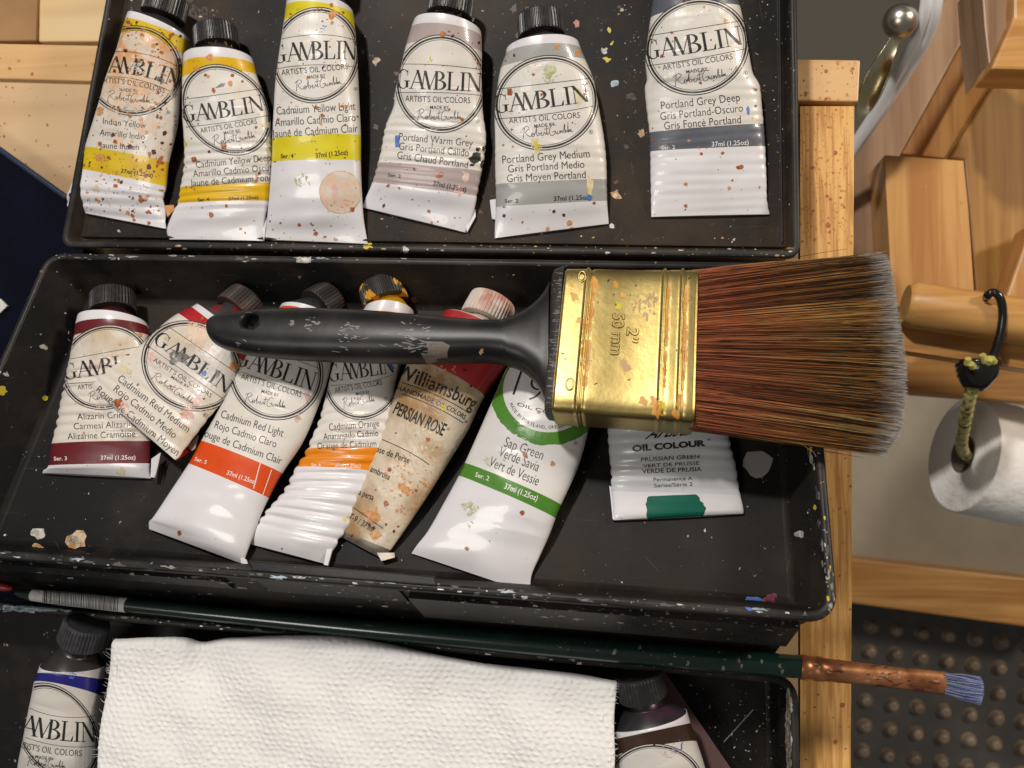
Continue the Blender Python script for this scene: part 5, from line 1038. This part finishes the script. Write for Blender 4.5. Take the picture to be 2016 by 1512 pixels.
bu = thing('bungee_cord', 'yellow bungee cord with black hook over the easel dowel', 'bungee cord', P(1930, 700, -80))
hk = crom([(1940, 597, -98), (1944, 582, -82), (1957, 576, -80), (1970, 590, -80), (1974, 625, -82), (1966, 670, -84), (1950, 720, -86), (1938, 752, -88)], 8)
mb = MB(); pipe(mb, [P(*q) for q in hk], 1.9, 16); mb.build('hook', M['hook'], bu)
mb = MB(); pipe(mb, [P(1925, 705, -88), P(1927, 712, -88), P(1924, 735, -90), P(1918, 756, -92), P(1916, 766, -92)], [7.5, 9.2, 8.6, 6.4, 4.6], 24)
for t in (.1, .35, .6): 
    c = P(1926 - 6 * t, 716 + 40 * t, -89 - 2 * t); d_ = P(1916, 766, -92) - P(1925, 705, -88); pipe(mb, [c + (p - c) for p in ring(c, d_ + Vector((.0, 0, 6)), 9.2 - 3 * t, 20)] + [ring(c, d_ + Vector((0, 0, 6)), 9.2 - 3 * t, 20)[0]], .9, 8)
mb.build('sleeve', M['hook'], bu)
mb = MB()
for q in ((1905, 716), (1915, 722), (1940, 712), (1948, 706), (1956, 712)): c = P(q[0], q[1], -80); pipe(mb, [c, c + Vector((zr.uniform(-4, 4), zr.uniform(-3, 3), 2))], [1.8, 1.4], 8)
mb.build('frayed_end', M['chip_yellow'] if 0 else mat('frayed yellow cord', (.50, .46, .12), .6), bu)
ck = crom([(1914, 760, -92), (1905, 800, -105), (1898, 840, -125), (1893, 872, -150), (1899, 893, -175), (1912, 903, -195)], 10)
mb = MB(); cp = [P(*q) for q in ck]; pipe(mb, cp, [2.9 + .25 * math.sin(k * 1.9) for k in range(len(cp))], 16); mb.build('cord', M['cord'], bu)

lv = thing('spoon_lever', 'shiny brass lever with a round steel knob beside the easel leg', 'lever', P(1740, 130, -70))
mb = MB(); c = P(1772, 42, -60); rr = [[c + Vector((math.cos(2 * math.pi * k / 28) * 7.6 * math.sin(t), math.sin(2 * math.pi * k / 28) * 7.6 * math.sin(t), 7.6 * math.cos(t))) for k in range(28)] for t in np.linspace(.02, math.pi - .02, 18)]; loft(mb, rr, 0); mb.build('knob', M['steel'], lv)
mb = MB(); ln_ = [(1770, 60, -62, 2.4), (1760, 82, -63, 2.6), (1745, 112, -66, 3.6), (1731, 142, -70, 4.8), (1714, 180, -74, 5.0), (1700, 212, -78, 3.8), (1690, 234, -80, 1.2)]
rr = []
for i, (x, y, z, r) in enumerate(crom(ln_, 5)):
    p = P(x, y, z); d_ = P(1688, 236, -80) - P(1772, 62, -62); u = d_.cross(UP).normalized(); n2 = u.cross(d_).normalized(); n2 = n2 if n2.z > 0 else -n2
    bowl = max(0, r - 2.6) * .6
    top_ = [(p + u * r * c_ + n2 * (-bowl * (1 - c_ * c_) + 1.4)) for c_ in np.linspace(-1, 1, 13)]; bot_ = [(p + u * r * c_ - n2 * (bowl * (1 - c_ * c_) + 1.6 * (1 - c_ * c_) + .2)) for c_ in np.linspace(1, -1, 13)]; rr.append(top_ + bot_)
loft(mb, rr, 0); mb.build('handle', M['brass'], lv)
wc = thing('cable', 'pale white double cable running down beside the easel leg', 'cable', P(1790, 130, -90))
for off in (0, 17):
    mb = MB(); pts = crom([(1828 + off, -60, -50), (1824 + off, 15, -58), (1806 + off, 75, -70), (1780 + off * .8, 125, -82), (1744 + off * .5, 190, -96), (1690 + off * .2, 275, -112), (1620, 380, -130)], 8); pipe(mb, [P(*q) for q in pts], 3.0, 14); mb.build('strand', M['cable'], wc)
